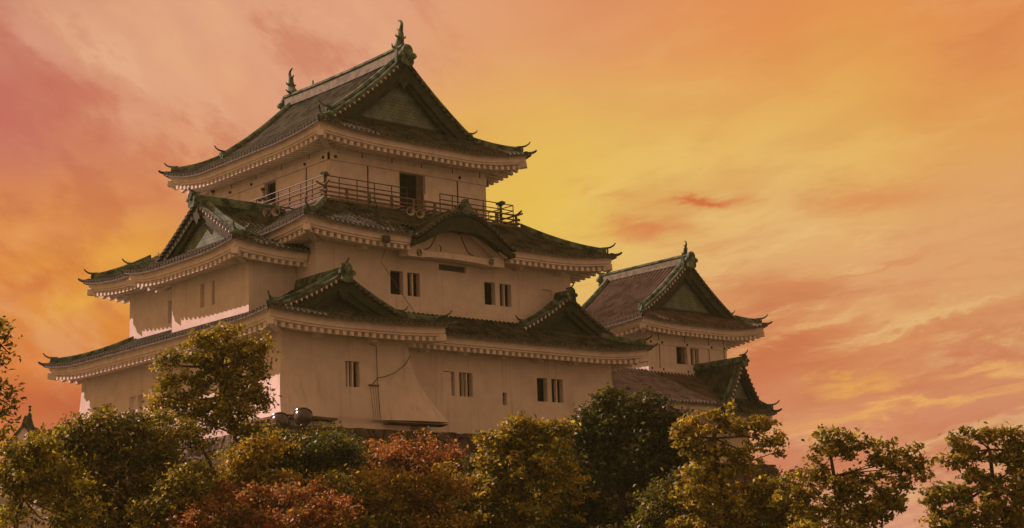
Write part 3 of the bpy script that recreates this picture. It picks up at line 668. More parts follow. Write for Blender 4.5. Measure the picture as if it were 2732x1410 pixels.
# middle storey roof
r2 = Roof(-4.45, 14.95, -4.5, 16.6, -4.38, .46, .033, {'SW': .30, 'SE': .36, 'NW': .55, 'NE': .4})
KC, KH = 4.75, 3.12
kz = lambda u: -4.52 + 1.52*max(0.0, 1-((u-KC)/KH)**2)**1.55
def kmin(a):
    return 1.25 if abs(a-KC) < KH-.12 else 0.0
pan = [('S', -4.45, KC-KH+.12, lambda a: max(.01, min(a+4.45, 3.6))), ('S', KC-KH+.121, KC+KH-.121, lambda a: 3.6, lambda a: 1.25),
       ('S', KC+KH-.12, 14.95, lambda a: max(.01, min(14.95-a, 3.6))), ('W', -4.5, 6.5, lambda a: max(.01, min(a+4.5, 3.5))), ('E', -4.5, 16.6, lambda a: max(.01, min(a+4.5, 16.6-a, 4.0)))]
R2 = obj('roof', roof_obj(r2, pan), 'tile', K, True, K)
eaves(r2, K, R2, [('S',-4.45,14.95,(KC-KH+.02,KC+KH-.02),(True,True)),('W',-4.5,3.0,None,(True,False)),('E',-4.5,16.6,None,(True,True))], {'S':1.7,'W':1.7,'E':1.75}, ['SW','SE'])
hips(r2, K, R2, [('SW',.35,3.3),('SE',.35,3.5)])
r2b = Roof(-5.9, 14.9, -6.0, 14.0, -4.78, .46, .033, {'NW': .42}, 4.5, 2.6)
R2b = obj('roof', roof_obj(r2b, [('W', 6.2, 14.0, lambda a: max(.01, min(14.0-a, 4.7))), ('N', -5.9, 12.0, lambda a: max(.01, min(a+5.9, 2.6)))]), 'tile', K, True, K)
eaves(r2b, K, R2b, [('W',6.2,14.0,None,(False,True)),('N',-5.9,12.0,None,(True,False))], {'W':1.7,'N':1.8}, ['NW'])
hips(r2b, K, R2b, [('NW',.35,2.5)])
# the undulating gable on the front eave
ribs = []; y = -4.62
while y < -1.5:
    for o_, h_ in ((-.14,-.01),(-.082,0),(-.058,.06),(0,.085),(.058,.06),(.082,0)): ribs.append((y+.14+o_, h_))
    y += .285
mb = MB(); us = np.linspace(KC-KH, KC+KH, 46)
mb.grid([[(u, y, kz(u)+h_+.03) for y, h_ in ribs] for u in us])
KG = obj('curved_gable', mb, 'tile', K, True, K)
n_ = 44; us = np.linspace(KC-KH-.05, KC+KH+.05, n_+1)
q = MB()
for y0_, y1_, t0, t1 in ((-4.66, -4.46, .06, -.16), (-4.58, -4.15, -.161, -.98)):  # inner board deepened at the crown, its dark colour standing in for soffit shade
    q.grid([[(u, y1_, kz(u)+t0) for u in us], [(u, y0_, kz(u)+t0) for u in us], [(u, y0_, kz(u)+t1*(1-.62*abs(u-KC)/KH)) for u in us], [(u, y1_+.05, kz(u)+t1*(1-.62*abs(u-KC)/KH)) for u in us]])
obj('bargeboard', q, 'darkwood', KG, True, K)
q = MB(); s_ = KC-KH+.15
while s_ < KC+KH-.1:
    sl = (kz(s_+.01)-kz(s_))/.01; q.lathe((s_, -4.60, kz(s_)+.05), (0,-1,0), [(-.2,.085),(.12,.092),(.12,.06),(.09,.055),(.09,0)], 8); s_ += .29/math.sqrt(1+sl*sl)
obj('eave_tile_row', q, 'tile_end', KG, True, K)
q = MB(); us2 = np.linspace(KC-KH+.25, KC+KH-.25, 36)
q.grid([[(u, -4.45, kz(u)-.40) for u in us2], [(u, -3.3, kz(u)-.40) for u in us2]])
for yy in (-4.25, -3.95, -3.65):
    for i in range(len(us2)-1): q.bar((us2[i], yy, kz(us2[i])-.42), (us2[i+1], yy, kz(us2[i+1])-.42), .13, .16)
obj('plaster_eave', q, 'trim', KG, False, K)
q = MB(); us3 = np.linspace(KC-KH+.3, KC+KH-.3, 30)
q.grid([[(u, -3.28, kz(u)-.30) for u in us3], [(u, -3.28, -5.0) for u in us3]])
for a, b in ((-3.0,-2.0),(2.0,3.0)):      # swelling ends of the curved beam
    q.hexa([(KC+a,-3.9,-5.30),(KC+b,-3.9,-5.30),(KC+b,-3.2,-5.25),(KC+a,-3.2,-5.25),(KC+a,-3.9,-4.62 if a<0 else -4.95),(KC+b,-3.9,-4.95 if a<0 else -4.62),(KC+b,-3.2,-4.95 if a<0 else -4.62),(KC+a,-3.2,-4.62 if a<0 else -4.95)])
q.grid([[(u, -3.72, -4.96+.10*math.cos((u-KC)/KH*1.5)) for u in us3], [(u, -3.80, -5.0+.10*math.cos((u-KC)/KH*1.5)) for u in us3], [(u, -3.80, -5.32+.14*math.cos((u-KC)/KH*1.5)) for u in us3], [(u, -3.2, -5.32+.14*math.cos((u-KC)/KH*1.5)) for u in us3]])
obj('gable_panel', q, 'plaster', KG, False, K)
def scroll(mb, cx, cz, y, sg, sc=1.0):
    mb.tube([(cx+sg*sc*(.09*t)*math.cos(3.6*t)/3, y, cz+sc*(.09*t)*math.sin(3.6*t)/3) for t in np.linspace(.6, 4.2, 22)], .018, 5)
each('scroll_carving', [lambda q: scroll(q, KC-2.35, -5.12, -3.93, 1, 1.5), lambda q: scroll(q, KC+2.15, -5.12, -3.93, -1, 1.5),
     lambda q: q.tube([(KC-1.5,-3.31,-4.75),(KC-1.2,-3.31,-4.62),(KC-1.0,-3.31,-4.35),(KC-.75,-3.31,-3.85)], .022, 5), lambda q: q.tube([(KC-.55,-3.31,-4.75),(KC-.5,-3.31,-4.55),(KC-.62,-3.31,-4.45)], .02, 5),
     lambda q: q.tube([(KC+1.5,-3.31,-4.75),(KC+1.2,-3.31,-4.62),(KC+1.0,-3.31,-4.35),(KC+.75,-3.31,-3.85)], .022, 5)], 'darkwood', KG, K, True)
q = MB(); q.sweep([(KC, y, kz(KC)+.02) for y in np.linspace(-4.55, -1.3, 6)], .17, .34); obj('ridge', q, 'copper', KG, False, K)
q = MB(); onigawara(q, (KC, -4.58, kz(KC)+.12), (0,-1,0), .85)
q.hexa([(KC-.9,-4.6,kz(KC)-.02),(KC+.9,-4.6,kz(KC)-.02),(KC+.9,-4.4,kz(KC)-.02),(KC-.9,-4.4,kz(KC)-.02),(KC-.3,-4.6,kz(KC)+.3),(KC+.3,-4.6,kz(KC)+.3),(KC+.3,-4.4,kz(KC)+.3),(KC-.3,-4.4,kz(KC)+.3)])
obj('ridge_ornament', q, 'copper', KG, True, K)
# middle storey walls
f2S, f2W, f2E = FR['S'](-2.8), FR['W'](-2.75), FR['E'](13.2)
h2 = [(1.5,2.27,-7.0,-5.85),(2.52,3.28,-7.0,-5.85),(7.33,8.03,-7.0,-5.85),(8.33,9.09,-7.0,-5.85),(4.46,6.17,-5.54,-5.23),(11.19,11.87,-7.1,-5.87)]
hw2 = [(7.55,8.25,-7.3,-6.15)]
w2 = MB(); wall_face(w2, f2S, -2.75, 13.2, -8.8, -4.3, h2); wall_face(w2, f2W, -2.8, 5.8, -10.4, -4.3); wall_face(w2, FR['W'](-4.2), 5.81, 12.2, -10.4, -4.6, hw2); wall_face(w2, FR['N'](12.2), -4.2, 12.0, -10.4, -4.6); wall_face(w2, f2E, -2.8, 14.7, -9.0, -4.3)
W2w = obj('wall', w2, 'plaster', K, False, K)
window(K, f2S, h2[0], .32, stick=None); window(K, f2S, h2[1], .32, bars=[(2.86,2.92)])
window(K, f2S, h2[2], .32); window(K, f2S, h2[3], .32, bars=[(8.66,8.72)])
window(K, f2S, h2[4], .16, name='ventilation_slot', mat='steel'); 
o = window(K, f2S, h2[5], .14, name='walled_niche', mat='plaster'); window(K, FR['W'](-4.2), hw2[0], .2, name='walled_niche', mat='plaster')
each('beam_end', [lambda q, a=a: fbox(q, f2S, a-.12, a+.12, .003, .55, -5.12, -4.86) for a in (-.3, 9.4, 12.2)], 'trim', W2w, K)

# left projecting bay, gable towards the west
rw = Roof(-6.9, 6.0, -2.4, 7.8, -5.32, .45, .025, {'SW': .26, 'NW': .34}, 3.4, 2.2)
pan = [('S', -6.9, -5.8, lambda a: max(.01, a+6.9)), ('S', -5.8, -1.35, lambda a: 5.1), ('N', -6.9, -5.8, lambda a: max(.01, a+6.9)), ('N', -5.8, -1.35, lambda a: 5.1),
       ('W', -2.4, 7.8, lambda a: max(.01, min(a+2.4, 7.8-a, 1.5)))]
RW = obj('roof', roof_obj(rw, pan), 'tile', K, True, K)
eaves(rw, K, RW, [('S',-6.9,-2.8,None,(True,False)),('W',-2.4,7.8,None,(True,True)),('N',-6.9,-2.8,None,(True,False))], {'S':1.22,'W':1.55,'N':2.0}, ['SW','NW'])
hips(rw, K, RW, [('SW',.3,1.2),('NW',.3,1.2)])
pw = lambda s_: rw.ze + rw.k1*(5.1-s_) + rw.k2*(5.1-s_)**2
gable_end('gw', (RW, K), rw, lambda u, v, z: (v, u, z), 2.7, 4.0, -5.8, pw, -4.62, -5.38, -1, board=.30)
q = MB(); q.sweep([(x, 2.7, pw(0)-.04) for x in np.linspace(-5.95, -1.15, 6)], .19, .46); obj('ridge', q, 'copper', RW, False, K)
q = MB(); onigawara(q, (-5.98, 2.7, pw(0)-.05), (-1,0,0), .95); horn(q, (-5.9, 2.7, pw(0)+.5), (-1,0,0), .35, .05, .2); obj('ridge_ornament', q, 'copper', RW, True, K)
ww = MB(); fwW, fwS = FR['W'](-5.35), FR['S'](-1.18)
hwW = [(2.72,3.12,-7.38,-6.24),(1.80,2.05,-7.38,-6.24)]
wall_face(ww, fwW, -1.18, 5.8, -9.0, -4.9, hwW); wall_face(ww, fwS, -5.35, -2.76, -9.0, -5.2); wall_face(ww, FR['N'](5.8), -5.35, -2.76, -9.4, -5.2)
obj('wall', ww, 'plaster', K, False, K)
for h in hwW: window(K, fwW, h, .22, name='walled_niche', mat='plaster')

# lower storey: front-left bay and long left side
rb = Roof(-7.6, 2.25, -6.35, 14.9, -9.10, .28, .035, {'SW': .22, 'SE': .16, 'NW': .34}, 4.0, 2.4)
HB = 4.925
pan = [('W', -6.35, -4.9, lambda a: max(.01, a+6.35)), ('W', -4.9, -1.2, lambda a: HB), ('W', -1.2, 5.85, lambda a: 2.28), ('W', 5.85, 11.5, lambda a: 3.42), ('W', 11.5, 14.9, lambda a: max(.01, 14.9-a)),
       ('E', -6.35, -4.9, lambda a: max(.01, a+6.35)), ('E', -4.9, -2.75, lambda a: HB), ('S', -7.6, 2.25, lambda a: max(.01, min(a+7.6, 2.25-a, 1.75))), ('N', -7.6, 2.2, lambda a: max(.01, min(a+7.6, 4.8)))]
RB = obj('roof', roof_obj(rb, pan), 'tile', K, True, K)
eaves(rb, K, RB, [('S',-7.6,2.25,None,(True,True)),('W',-6.35,14.9,None,(True,True)),('E',-6.35,-5.3,None,(True,False)),('N',-7.6,2.2,None,(True,False))], {'S':1.5,'W':1.6,'E':1.3,'N':1.5}, ['SW','SE','NW'])
hips(rb, K, RB, [('SW',.3,1.55),('SE',.3,1.6),('NW',.3,3.3)])
pb = lambda s_: rb.ze + rb.k1*(HB-s_) + rb.k2*(HB-s_)**2
gable_end('gb', (RB, K), rb, ID, -2.675, 3.55, -4.9, pb, -8.42, -4.4, -1, panel_mat='darkwood')
q = MB(); q.sweep([(-2.675, y, pb(0)-.04) for y in np.linspace(-5.05, -1.1, 6)], .19, .46); obj('ridge', q, 'copper', RB, False, K)
q = MB(); onigawara(q, (-2.675, -5.08, pb(0)-.12), (0,-1,0), 1.0); horn(q, (-2.675, -5.0, pb(0)+.55), (0,-1,0), .30, .055, .22); obj('ridge_ornament', q, 'copper', RB, True, K)
def warpS(a, z):
    t = max(0.0, min(1.0, (-9.9-z)/3.45)); 
    if z < -13.36: t = 0
    s0 = max(0.0, min(1.0, (a+6.0)/6.92)); right = max(0, (s0-.62)/.38); left = max(0, 1-s0/.45)
    t2 = max(0.0, min(1.0, (-11.0-z)/2.35)) if z > -13.36 else 0
    return a + right*1.85*t**1.7 - left*.38*t**1.5*(s0 < .5), .05*t + .55*t2**1.8*min(1, right*1.6) + .45*t2**1.8*min(1, left*1.5)
def warpW(a, z):
    t = max(0.0, min(1.0, (-9.9-z)/3.45))
    if z < -13.36: t = 0
    near = max(0, 1-(a+4.85)/3.0); t2 = max(0.0, min(1.0, (-11.0-z)/2.35)) if z > -13.36 else 0
    far = max(0, (a-11.0)/2.9)
    return a - near*(.05*t + .45*t2**1.8)*(near > .6)*((near-.6)/.4) + far*.25*t**1.6, .38*t**1.5*max(near, far)
fbS, fbW = FR['S'](-4.85), FR['W'](-6.0)
hbS = [(-2.64,-1.88,-11.9,-10.74)]; hbW = [(7.36,7.95,-12.3,-11.02),(8.15,8.8,-12.3,-11.02),(10.6,11.2,-11.5,-11.1)]
wb = MB(); wall_face(wb, fbS, -6.0, .92, -13.9, -8.9, hbS, .3, warpS, 40, 44)
wall_face(wb, fbW, -4.85, 13.9, -13.9, -8.9, hbW, .3, warpW, 60, 44)
def warpE(a, z):      # right cheek of the bay, flaring with the front
    t = max(0.0, min(1.0, (-9.9-z)/3.45)); t = 0 if z < -13.36 else t
    t2 = max(0.0, min(1.0, (-11.0-z)/2.35)) if z > -13.36 else 0
    return a - (.05*t+.55*t2**1.8)*(a < -4.8), 1.85*t**1.7
wall_face(wb, FR['E'](.92), -4.85, -3.9, -13.9, -8.9, (), .3, warpE, 1, 44)
obj('wall', wb, 'plaster', K, True, K)
window(K, fbS, hbS[0], .32, bars=[(-2.46,-2.39),(-2.22,-2.15)])
for h in hbW: window(K, fbW, h, .2, name='walled_niche', mat='plaster')
# lower storey: right part
r1 = Roof(-9.0, 16.25, -5.5, 16.0, -9.22, .42, .03, {'SE': .34}, 4.0, 2.4)
pan = [('S', .4, 16.25, lambda a: max(.01, min(16.25-a, 2.74))), ('E', -5.5, 15.0, lambda a: max(.01, min(a+5.5, 3.0)))]
R1 = obj('roof', roof_obj(r1, pan), 'tile', K, True, K)
eaves(r1, K, R1, [('S',1.0,16.25,None,(False,True)),('E',-5.5,15.0,None,(True,False))], {'S':1.5,'E':1.55}, ['SE'])
hips(r1, K, R1, [('SE',.3,1.9)])
h1 = [(3.63,4.30,-11.87,-10.71),(4.58,5.40,-11.87,-10.71),(9.53,10.22,-11.87,-10.69),(10.50,11.28,-11.87,-10.69),(7.27,7.53,-12.16,-11.55),(3.21,3.50,-13.37,-13.12),(7.59,8.0,-13.36,-13.10)]
def warp1(a, z):
    t = max(0.0, min(1.0, (-10.2-z)/3.3)); s0 = max(0, (a-12.7)/2.0)
    return a + .35*t**1.8*(s0 > .3)*s0, .35*t**1.8*(1 if s0 > 0 else 0)*min(1, s0*8)
w1 = MB(); wall_face(w1, FR['S'](-4.0), .92, 14.7, -13.9, -9.0, h1, .3, warp1, 60, 16)
wall_face(w1, FR['E'](14.7), -4.0, 15.0, -13.9, -9.0, (), .3, lambda a, z: (a-(.35*max(0.0, min(1.0, (-10.2-z)/3.3))**1.8)*(a < -3.9), .35*max(0.0, min(1.0, (-10.2-z)/3.3))**1.8), 8, 12)
W1 = obj('wall', w1, 'plaster', K, True, K); f1 = FR['S'](-4.0)
window(K, f1, h1[0], .30, shutter=(3.66, 4.17, .10)); window(K, f1, h1[1], .32, bars=[(4.86,4.89),(5.06,5.13)])
window(K, f1, h1[2], .32); window(K, f1, h1[3], .32, bars=[(10.88,10.94)])
window(K, f1, h1[4], .25, name='loophole')
for h in h1[5:]:
    cx, cz = (h[0]+h[1])/2, (h[2]+h[3])/2; o = window(K, f1, h, .12, name='vent')
    q = MB(); fbox(q, f1, cx-.02, cx+.02, -.10, -.03, h[2], h[3]); fbox(q, f1, h[0], h[1], -.099, -.031, cz-.02, cz+.02); obj('grille', q, 'trim', o, False, K)
each('beam_end', [lambda q, a=a: fbox(q, f1, a-.13, a+.13, .003, .55, -9.98, -9.74) for a in (2.3, 4.6, 7.0, 9.4, 11.8)] + [lambda q, a=a: fbox(q, fbS, a-.13, a+.13, .003, .5, -9.86, -9.62) for a in (-4.3, -1.3)], 'trim', W1, K)
# small gable over the right end
r4 = Roof(8.85, 15.45, -3.75, 6.0, -8.28, .42, .05, {})
RG = obj('roof', roof_obj(r4, [('W', -3.75, -2.6, lambda a: 3.3), ('E', -3.75, 1.5, lambda a: 3.3)]), 'tile', K, True, K)
p4 = lambda s_: r4.ze + r4.k1*(3.3-s_) + r4.k2*(3.3-s_)**2
gable_end('g4', (RG, K), r4, ID, 12.15, 3.1, -3.75, p4, -8.15, -3.3, -1, .85, 'darkwood', .36)
q = MB(); q.sweep([(12.15, y, p4(0)-.04) for y in np.linspace(-3.9, 1.2, 6)], .17, .40); obj('ridge', q, 'copper', RG, False, K)
q = MB(); onigawara(q, (12.15, -3.92, p4(0)-.10), (0,-1,0), .85); horn(q, (12.15, -3.85, p4(0)+.45), (0,-1,0), .35, .05, .26); obj('ridge_ornament', q, 'copper', RG, True, K)
# skirting boards under the flared corners, pipes and the lightning cable
each('skirting_board', [lambda q, a0=a0, a1=a1, e=e: q.hexa([(a0,-5.36,-13.46),(a1,e,-13.46),(a1,-4.88,-13.52),(a0,-4.88,-13.52),(a0,-5.36,-13.40),(a1,e,-13.40),(a1,-4.88,-13.385),(a0,-4.88,-13.385)]) for a0, a1, e in ((-6.35, -3.4, -5.30), (-.6, 2.7, -5.36))]
     + [lambda q: q.hexa([(-6.42,-5.3,-13.46),(-6.02,-5.3,-13.52),(-6.02,-1.9,-13.52),(-6.42,-1.9,-13.46),(-6.42,-5.3,-13.40),(-6.02,-5.3,-13.385),(-6.02,-1.9,-13.385),(-6.42,-1.9,-13.40)])], 'wood', K, K)
def on_bay(a, z, g=.05):
    zz = max(z, -13.3); a0 = a
    for _ in range(8): a2, o = warpS(a0, zz); a0 += (a-a2)*.6
    return (a, -4.85-o-g, z)
q = MB(); q.tube([on_bay(-1.25,-9.75), on_bay(-1.25,-9.92), on_bay(-.95,-9.95)] + [on_bay(-.93, z) for z in np.linspace(-10.2,-13.3,14)], .016, 6)
for i, dx in enumerate((-.42,-.28,-.15)): q.tube([on_bay(-.93+dx*(1-.25*t), -11.75-1.55*t) for t in np.linspace(0,1,10)], .009, 5)
p = on_bay(-1.15,-11.77); q.box(p[0]-.28,p[0]+.28,p[1]-.04,p[1]+.04,-11.80,-11.74)
obj('pipe', q, 'wood', K, True, K)
q = MB(); pts = [(.95,-4.95,-10.3),(.6,-4.98,-10.75),(0,-5.0,-11.15),(-.55,-5.0,-11.35),(-.95,-4.97,-11.42),(-1.2,-4.95,-11.72)]
q.tube(pts, .018, 5); obj('cable', q, 'steel', K, True, K)
q = MB(); q.tube([(1.62,-1.45,-2.0),(1.1,-2.6,-3.0),(.3,-3.95,-4.1),(.05,-4.62,-4.45)], .035, 6); q.tube([(.05,-4.62,-4.45),(.0,-4.70,-4.9),(.1,-4.0,-5.8),(.45,-5.2,-7.6),(.62,-6.1,-8.75)], .014, 5)
q.box(-.14,.20,-4.62,-4.42,-4.98,-4.66)
obj('lightning_cable', q, 'steel', K, True, K)

# ------------------------------------------------------------------ corner turret and corridor
T = thing('corner_turret', 'small white corner turret with one tiled gable roof, standing to the right of the keep', 'turret', (28.0, 7.0, -8.6))
rt = Roof(23.05, 33.95, 1.75, 11.6, -5.75, .50, .045, {'SW': .22, 'SE': .5, 'NW': .35, 'NE': .35}, 4.0, 2.0)
HT = 5.45; VGT = 3.05; rt.tp = .33
pan = []
for sd in 'WE': pan += [(sd, 1.75, VGT, lambda a: max(.01, a-1.75)), (sd, VGT, 10.3, lambda a: HT), (sd, 10.3, 11.6, lambda a: max(.01, 11.6-a))]
for sd in 'SN': pan.append((sd, 23.05, 33.95, lambda a: max(.01, min(a-23.05, 33.95-a, 1.6))))
RT = obj('roof', roof_obj(rt, pan), 'tile_warm', T, True, T)
eaves(rt, T, RT, [('S',23.05,33.95,None,(True,True)),('W',1.75,11.6,None,(True,True)),('E',1.75,11.6,None,(True,True))], {'S':1.25,'W':1.55,'E':2.4}, ['SW','SE'])
hips(rt, T, RT, [('SW',.3,1.3),('SE',.3,1.4),('NW',.3,1.4)])
pt_ = lambda s_: rt.ze + rt.k1*(HT-s_) + rt.k2*(HT-s_)**2
gable_end('gt', (RT, T), rt, ID, 28.5, 4.1, VGT, pt_, -4.75, 3.5, -1, board=.52)
gable_end('gt', (RT, T), rt, lambda u, v, z: (u, 13.35-v, z), 28.5, 4.1, VGT, pt_, -4.75, 3.5, -1)
q = MB(); q.sweep([(28.5, y, pt_(0)-.05) for y in np.linspace(2.9, 10.4, 8)], .20, .50, 0, [(-1,0),(-1,.8),(-.8,.8),(-.8,.86),(.8,.86),(.8,.8),(1,.8),(1,0)]); obj('ridge', q, 'ridgepale', RT, False, T)
q = MB(); q.sweep([(28.5, y, pt_(0)+.38) for y in np.linspace(2.88, 10.45, 8)], .25, .17); obj('ridge_cap', q, 'copper', RT, False, T)
each('ridge_ornament', [lambda q: onigawara(q, (28.5, 2.86, pt_(0)-.12), (0,-1,0), 1.15), lambda q: onigawara(q, (28.5, 10.48, pt_(0)-.12), (0,1,0), 1.15)], 'copper', RT, T, True)
q = MB(); q.bar((28.45,3.1,pt_(0)-.4),(28.45,3.1,pt_(0)+.3),.8,.2); obj('ridge_plate', q, 'copper', RT, False, T)
for yy, dv in ((3.2, 1), (10.1, -1)):
    q = MB(); fish(q, (28.5, yy, pt_(0)+.5), (0,dv,0), .56); obj('fish_ornament', q, 'copper', RT, True, T)
ftS, ftW, ftE = FR['S'](3.0), FR['W'](24.6), FR['E'](31.45)
ht = [(27.0,27.9,-8.0,-6.97),(28.2,28.95,-8.0,-6.97)]
wt_ = MB(); wall_face(wt_, ftS, 24.6, 31.45, -9.4, -5.6, ht); wall_face(wt_, ftW, 3.0, 10.3, -9.4, -5.6); wall_face(wt_, ftE, 3.0, 10.3, -9.4, -5.6)
WT = obj('wall', wt_, 'plaster', T, False, T)
each('belt_beam', [lambda q, fr=fr, a0=a0, a1=a1, g=g: fbox(q, fr, a0-g[0], a1+g[0], .003, g[1], g[2], g[3]) for fr, a0, a1 in ((ftS, 24.6, 31.45), (ftW, 3.0, 10.3), (ftE, 3.0, 10.3)) for g in ((.05,.06,-6.93,-6.72),(.08,.09,-8.62,-8.36),(.12,.15,-8.80,-8.63))], 'trim', WT, T)
each('timber_strip', [lambda q, a=a: fbox(q, ftS, a-.02, a+.02, .003, .02, -8.35, -6.94) for a in (25.55, 29.85, 31.2)] + [lambda q, a=a: fbox(q, ftS, a-.02, a+.02, .003, .02, -6.71, -5.9) for a in (25.55, 27.78, 29.85, 31.2)], 'darkwood', WT, T)
each('nail_cover', [lambda q, a=a, z=z: stud(q, ftS, a, .06, z, .075) for a, z in ((24.8,-6.82),(25.75,-6.82),(27.9,-6.82),(30.05,-6.82),(31.2,-6.82),(24.8,-8.40),(25.75,-8.42),(27.85,-8.45))], 'darkwood', WT, T, True)
o = window(T, ftS, ht[0], .28); q = MB(); fbox(q, ftS, 27.62, 27.88, -.26, -.2, -7.99, -6.98); obj('shutter', q, 'wood', o, False, T)
window(T, ftS, ht[1], .28, bars=[(28.58,28.66)])
q = MB(); fbox(q, ftS, 27.91, 28.19, .003, .03, -8.05, -6.94); obj('window_post', q, 'trim', WT, False, T)

Cc = thing('connecting_corridor', 'low white corridor with a long tiled roof running under the corner turret towards the right', 'corridor', (24.0, 2.5, -13.8))
rc = Roof(10.0, 60.0, -.75, 10.0, -10.85, .52, .02, {})
RC = obj('roof', roof_obj(rc, [('S', 15.2, 28.2, lambda a: 3.85)]), 'tile_warm', Cc, True, Cc)
tl = MB(); ev = MB(); rc.eave_tiles(tl, 'S', 15.2, 26.8); rc.eave(ev, 'S', 15.2, 26.8, 1.0, None, (False, False))
obj('eave_tile_row', tl, 'tile_end', RC, True, Cc); obj('plaster_eave', ev, 'trim', RC, False, Cc)
rg = Roof(26.4, 30.7, -1.3, 6.0, -11.45, .70, .36, {'SE': .30, 'SW': .1}, 2.5, 1.2); HG = 2.15
pan = [('W', -1.3, -.75, lambda a: max(.01, a+1.3)), ('W', -.75, 3.4, lambda a: HG), ('E', -1.3, -.75, lambda a: max(.01, a+1.3)), ('E', -.75, 5.5, lambda a: HG), ('S', 26.4, 30.7, lambda a: max(.01, min(a-26.4, 30.7-a, .9)))]
RGc = obj('roof', roof_obj(rg, pan), 'tile', Cc, True, Cc)
eaves(rg, Cc, RGc, [('S',26.4,30.7,None,(True,True)),('E',-1.3,5.5,None,(True,False))], {'S':.9,'E':.8}, ['SE'])
hips(rg, Cc, RGc, [('SE',.2,.7)])
pg = lambda s_: rg.ze + rg.k1*(HG-s_) + rg.k2*(HG-s_)**2
gable_end('gc', (RGc, Cc), rg, ID, 28.55, 1.8, -.75, pg, -10.55, -.35, -1, .8, 'panel', .26)
q = MB(); q.sweep([(28.55, y, pg(0)-.04) for y in np.linspace(-.9, 3.2, 5)], .16, .38); obj('ridge', q, 'copper', RGc, False, Cc)
q = MB(); onigawara(q, (28.55, -.92, pg(0)-.1), (0,-1,0), .8); horn(q, (28.55, -.85, pg(0)+.42), (0,-1,0), .4, .05, .25); obj('ridge_ornament', q, 'copper', RGc, True, Cc)
q = MB(); wall_face(q, FR['S'](.25), 15.2, 29.9, -14.2, -10.9); wall_face(q, FR['E'](29.9), .25, 6, -14.2, -10.9); obj('wall', q, 'plaster', Cc, False, Cc)

# ------------------------------------------------------------------ things on the keep
def horn_speaker(c, dirv, label):
    t = thing('loudspeaker', label, 'loudspeaker', tuple(c), 'horn loudspeakers hung from the balcony')
    d = Vector(dirv).normalized(); c = Vector(c)
    q = MB(); q.lathe(c, d, [(.0,.06),(.12,.075),(.24,.11),(.33,.17),(.37,.215),(.39,.225),(.38,.205),(.30,.15),(.16,.09),(.05,.06)], 20); obj('horn_bell', q, 'horn', t, True, t)
    q = MB(); q.lathe(c, d, [(-.18,0),(-.18,.075),(.02,.075),(.02,.0)], 12); q.lathe(c, d, [(.06,.05),(.26,.045),(.27,0)], 10); obj('driver', q, 'steel', t, True, t)
    q = MB(); q.bar(c+Vector((0,0,.02)), c+Vector((0,0,.30)), .05, .05); hv = Vector((d.x,d.y,0)); ax = Vector((-1,0,0)) if c.x < -1.5 else Vector((0,-1,0)); q.bar(c+Vector((0,0,.28)), c+Vector((0,0,.28))-ax*.95, .05, .05); obj('bracket', q, 'steel', t, False, t)
horn_speaker((3.30,-1.98,-2.62), (-.35,-1,-.12), 'grey horn loudspeaker under the front balcony, left of the pair below the open door')
horn_speaker((3.90,-1.98,-2.68), (-.35,-1,-.12), 'grey horn loudspeaker under the front balcony, right of the pair below the open door')
horn_speaker((5.05,-1.75,-2.56), (1,-.25,-.08), 'grey horn loudspeaker seen from its side, between the door and the curved gable')
horn_speaker((-1.95,2.25,-2.52), (-1,-.55,-.10), 'grey horn loudspeaker under the left balcony, farther one beside the dark bay roof')
horn_speaker((-1.95,1.45,-2.62), (-1,-.55,-.10), 'grey horn loudspeaker under the left balcony, nearer one of that pair to the corner')
def viewer(x, y, z, dirv, label, post=.85):
    t = thing('coin_binocular', label, 'binocular viewer', (x, y, z), 'viewers on the balcony corners')
    q = MB(); q.lathe((x,y,z), (0,0,1), [(0,.16),(.05,.16),(.07,.07),(post*.6,.085),(post,.065),(post+.04,.09),(post+.08,.0)], 12); obj('post', q, 'copper', t, True, t)
    d = Vector(dirv).normalized(); s_ = Vector((d.y,-d.x,0)); c = Vector((x,y,z+post+.17)); q = MB()
    for k in (-1, 1): q.lathe(c+s_*.085*k-d*.22, d, [(0,0),(0,.05),(.14,.055),(.18,.085),(.42,.095),(.44,.0)], 10)
    q.bar(c-d*.1+Vector((0,0,-.03)), c+d*.1+Vector((0,0,-.03)), .24, .13); obj('eyepieces', q, 'copper', t, True, t)
    q = MB(); q.bar(c+Vector((0,0,-.16)), c+Vector((0,0,-.04)), .07, .2); obj('yoke', q, 'steel', t, False, t)
viewer(-.78, -.80, -2.24, (-1,-.6,.1), 'green binocular viewer on its post at the near balcony corner', 1.05)
viewer(10.45, -.62, -2.24, (.3,-1,.1), 'dark binocular viewer on its post at the right balcony corner, against the yellow sky', 1.05)
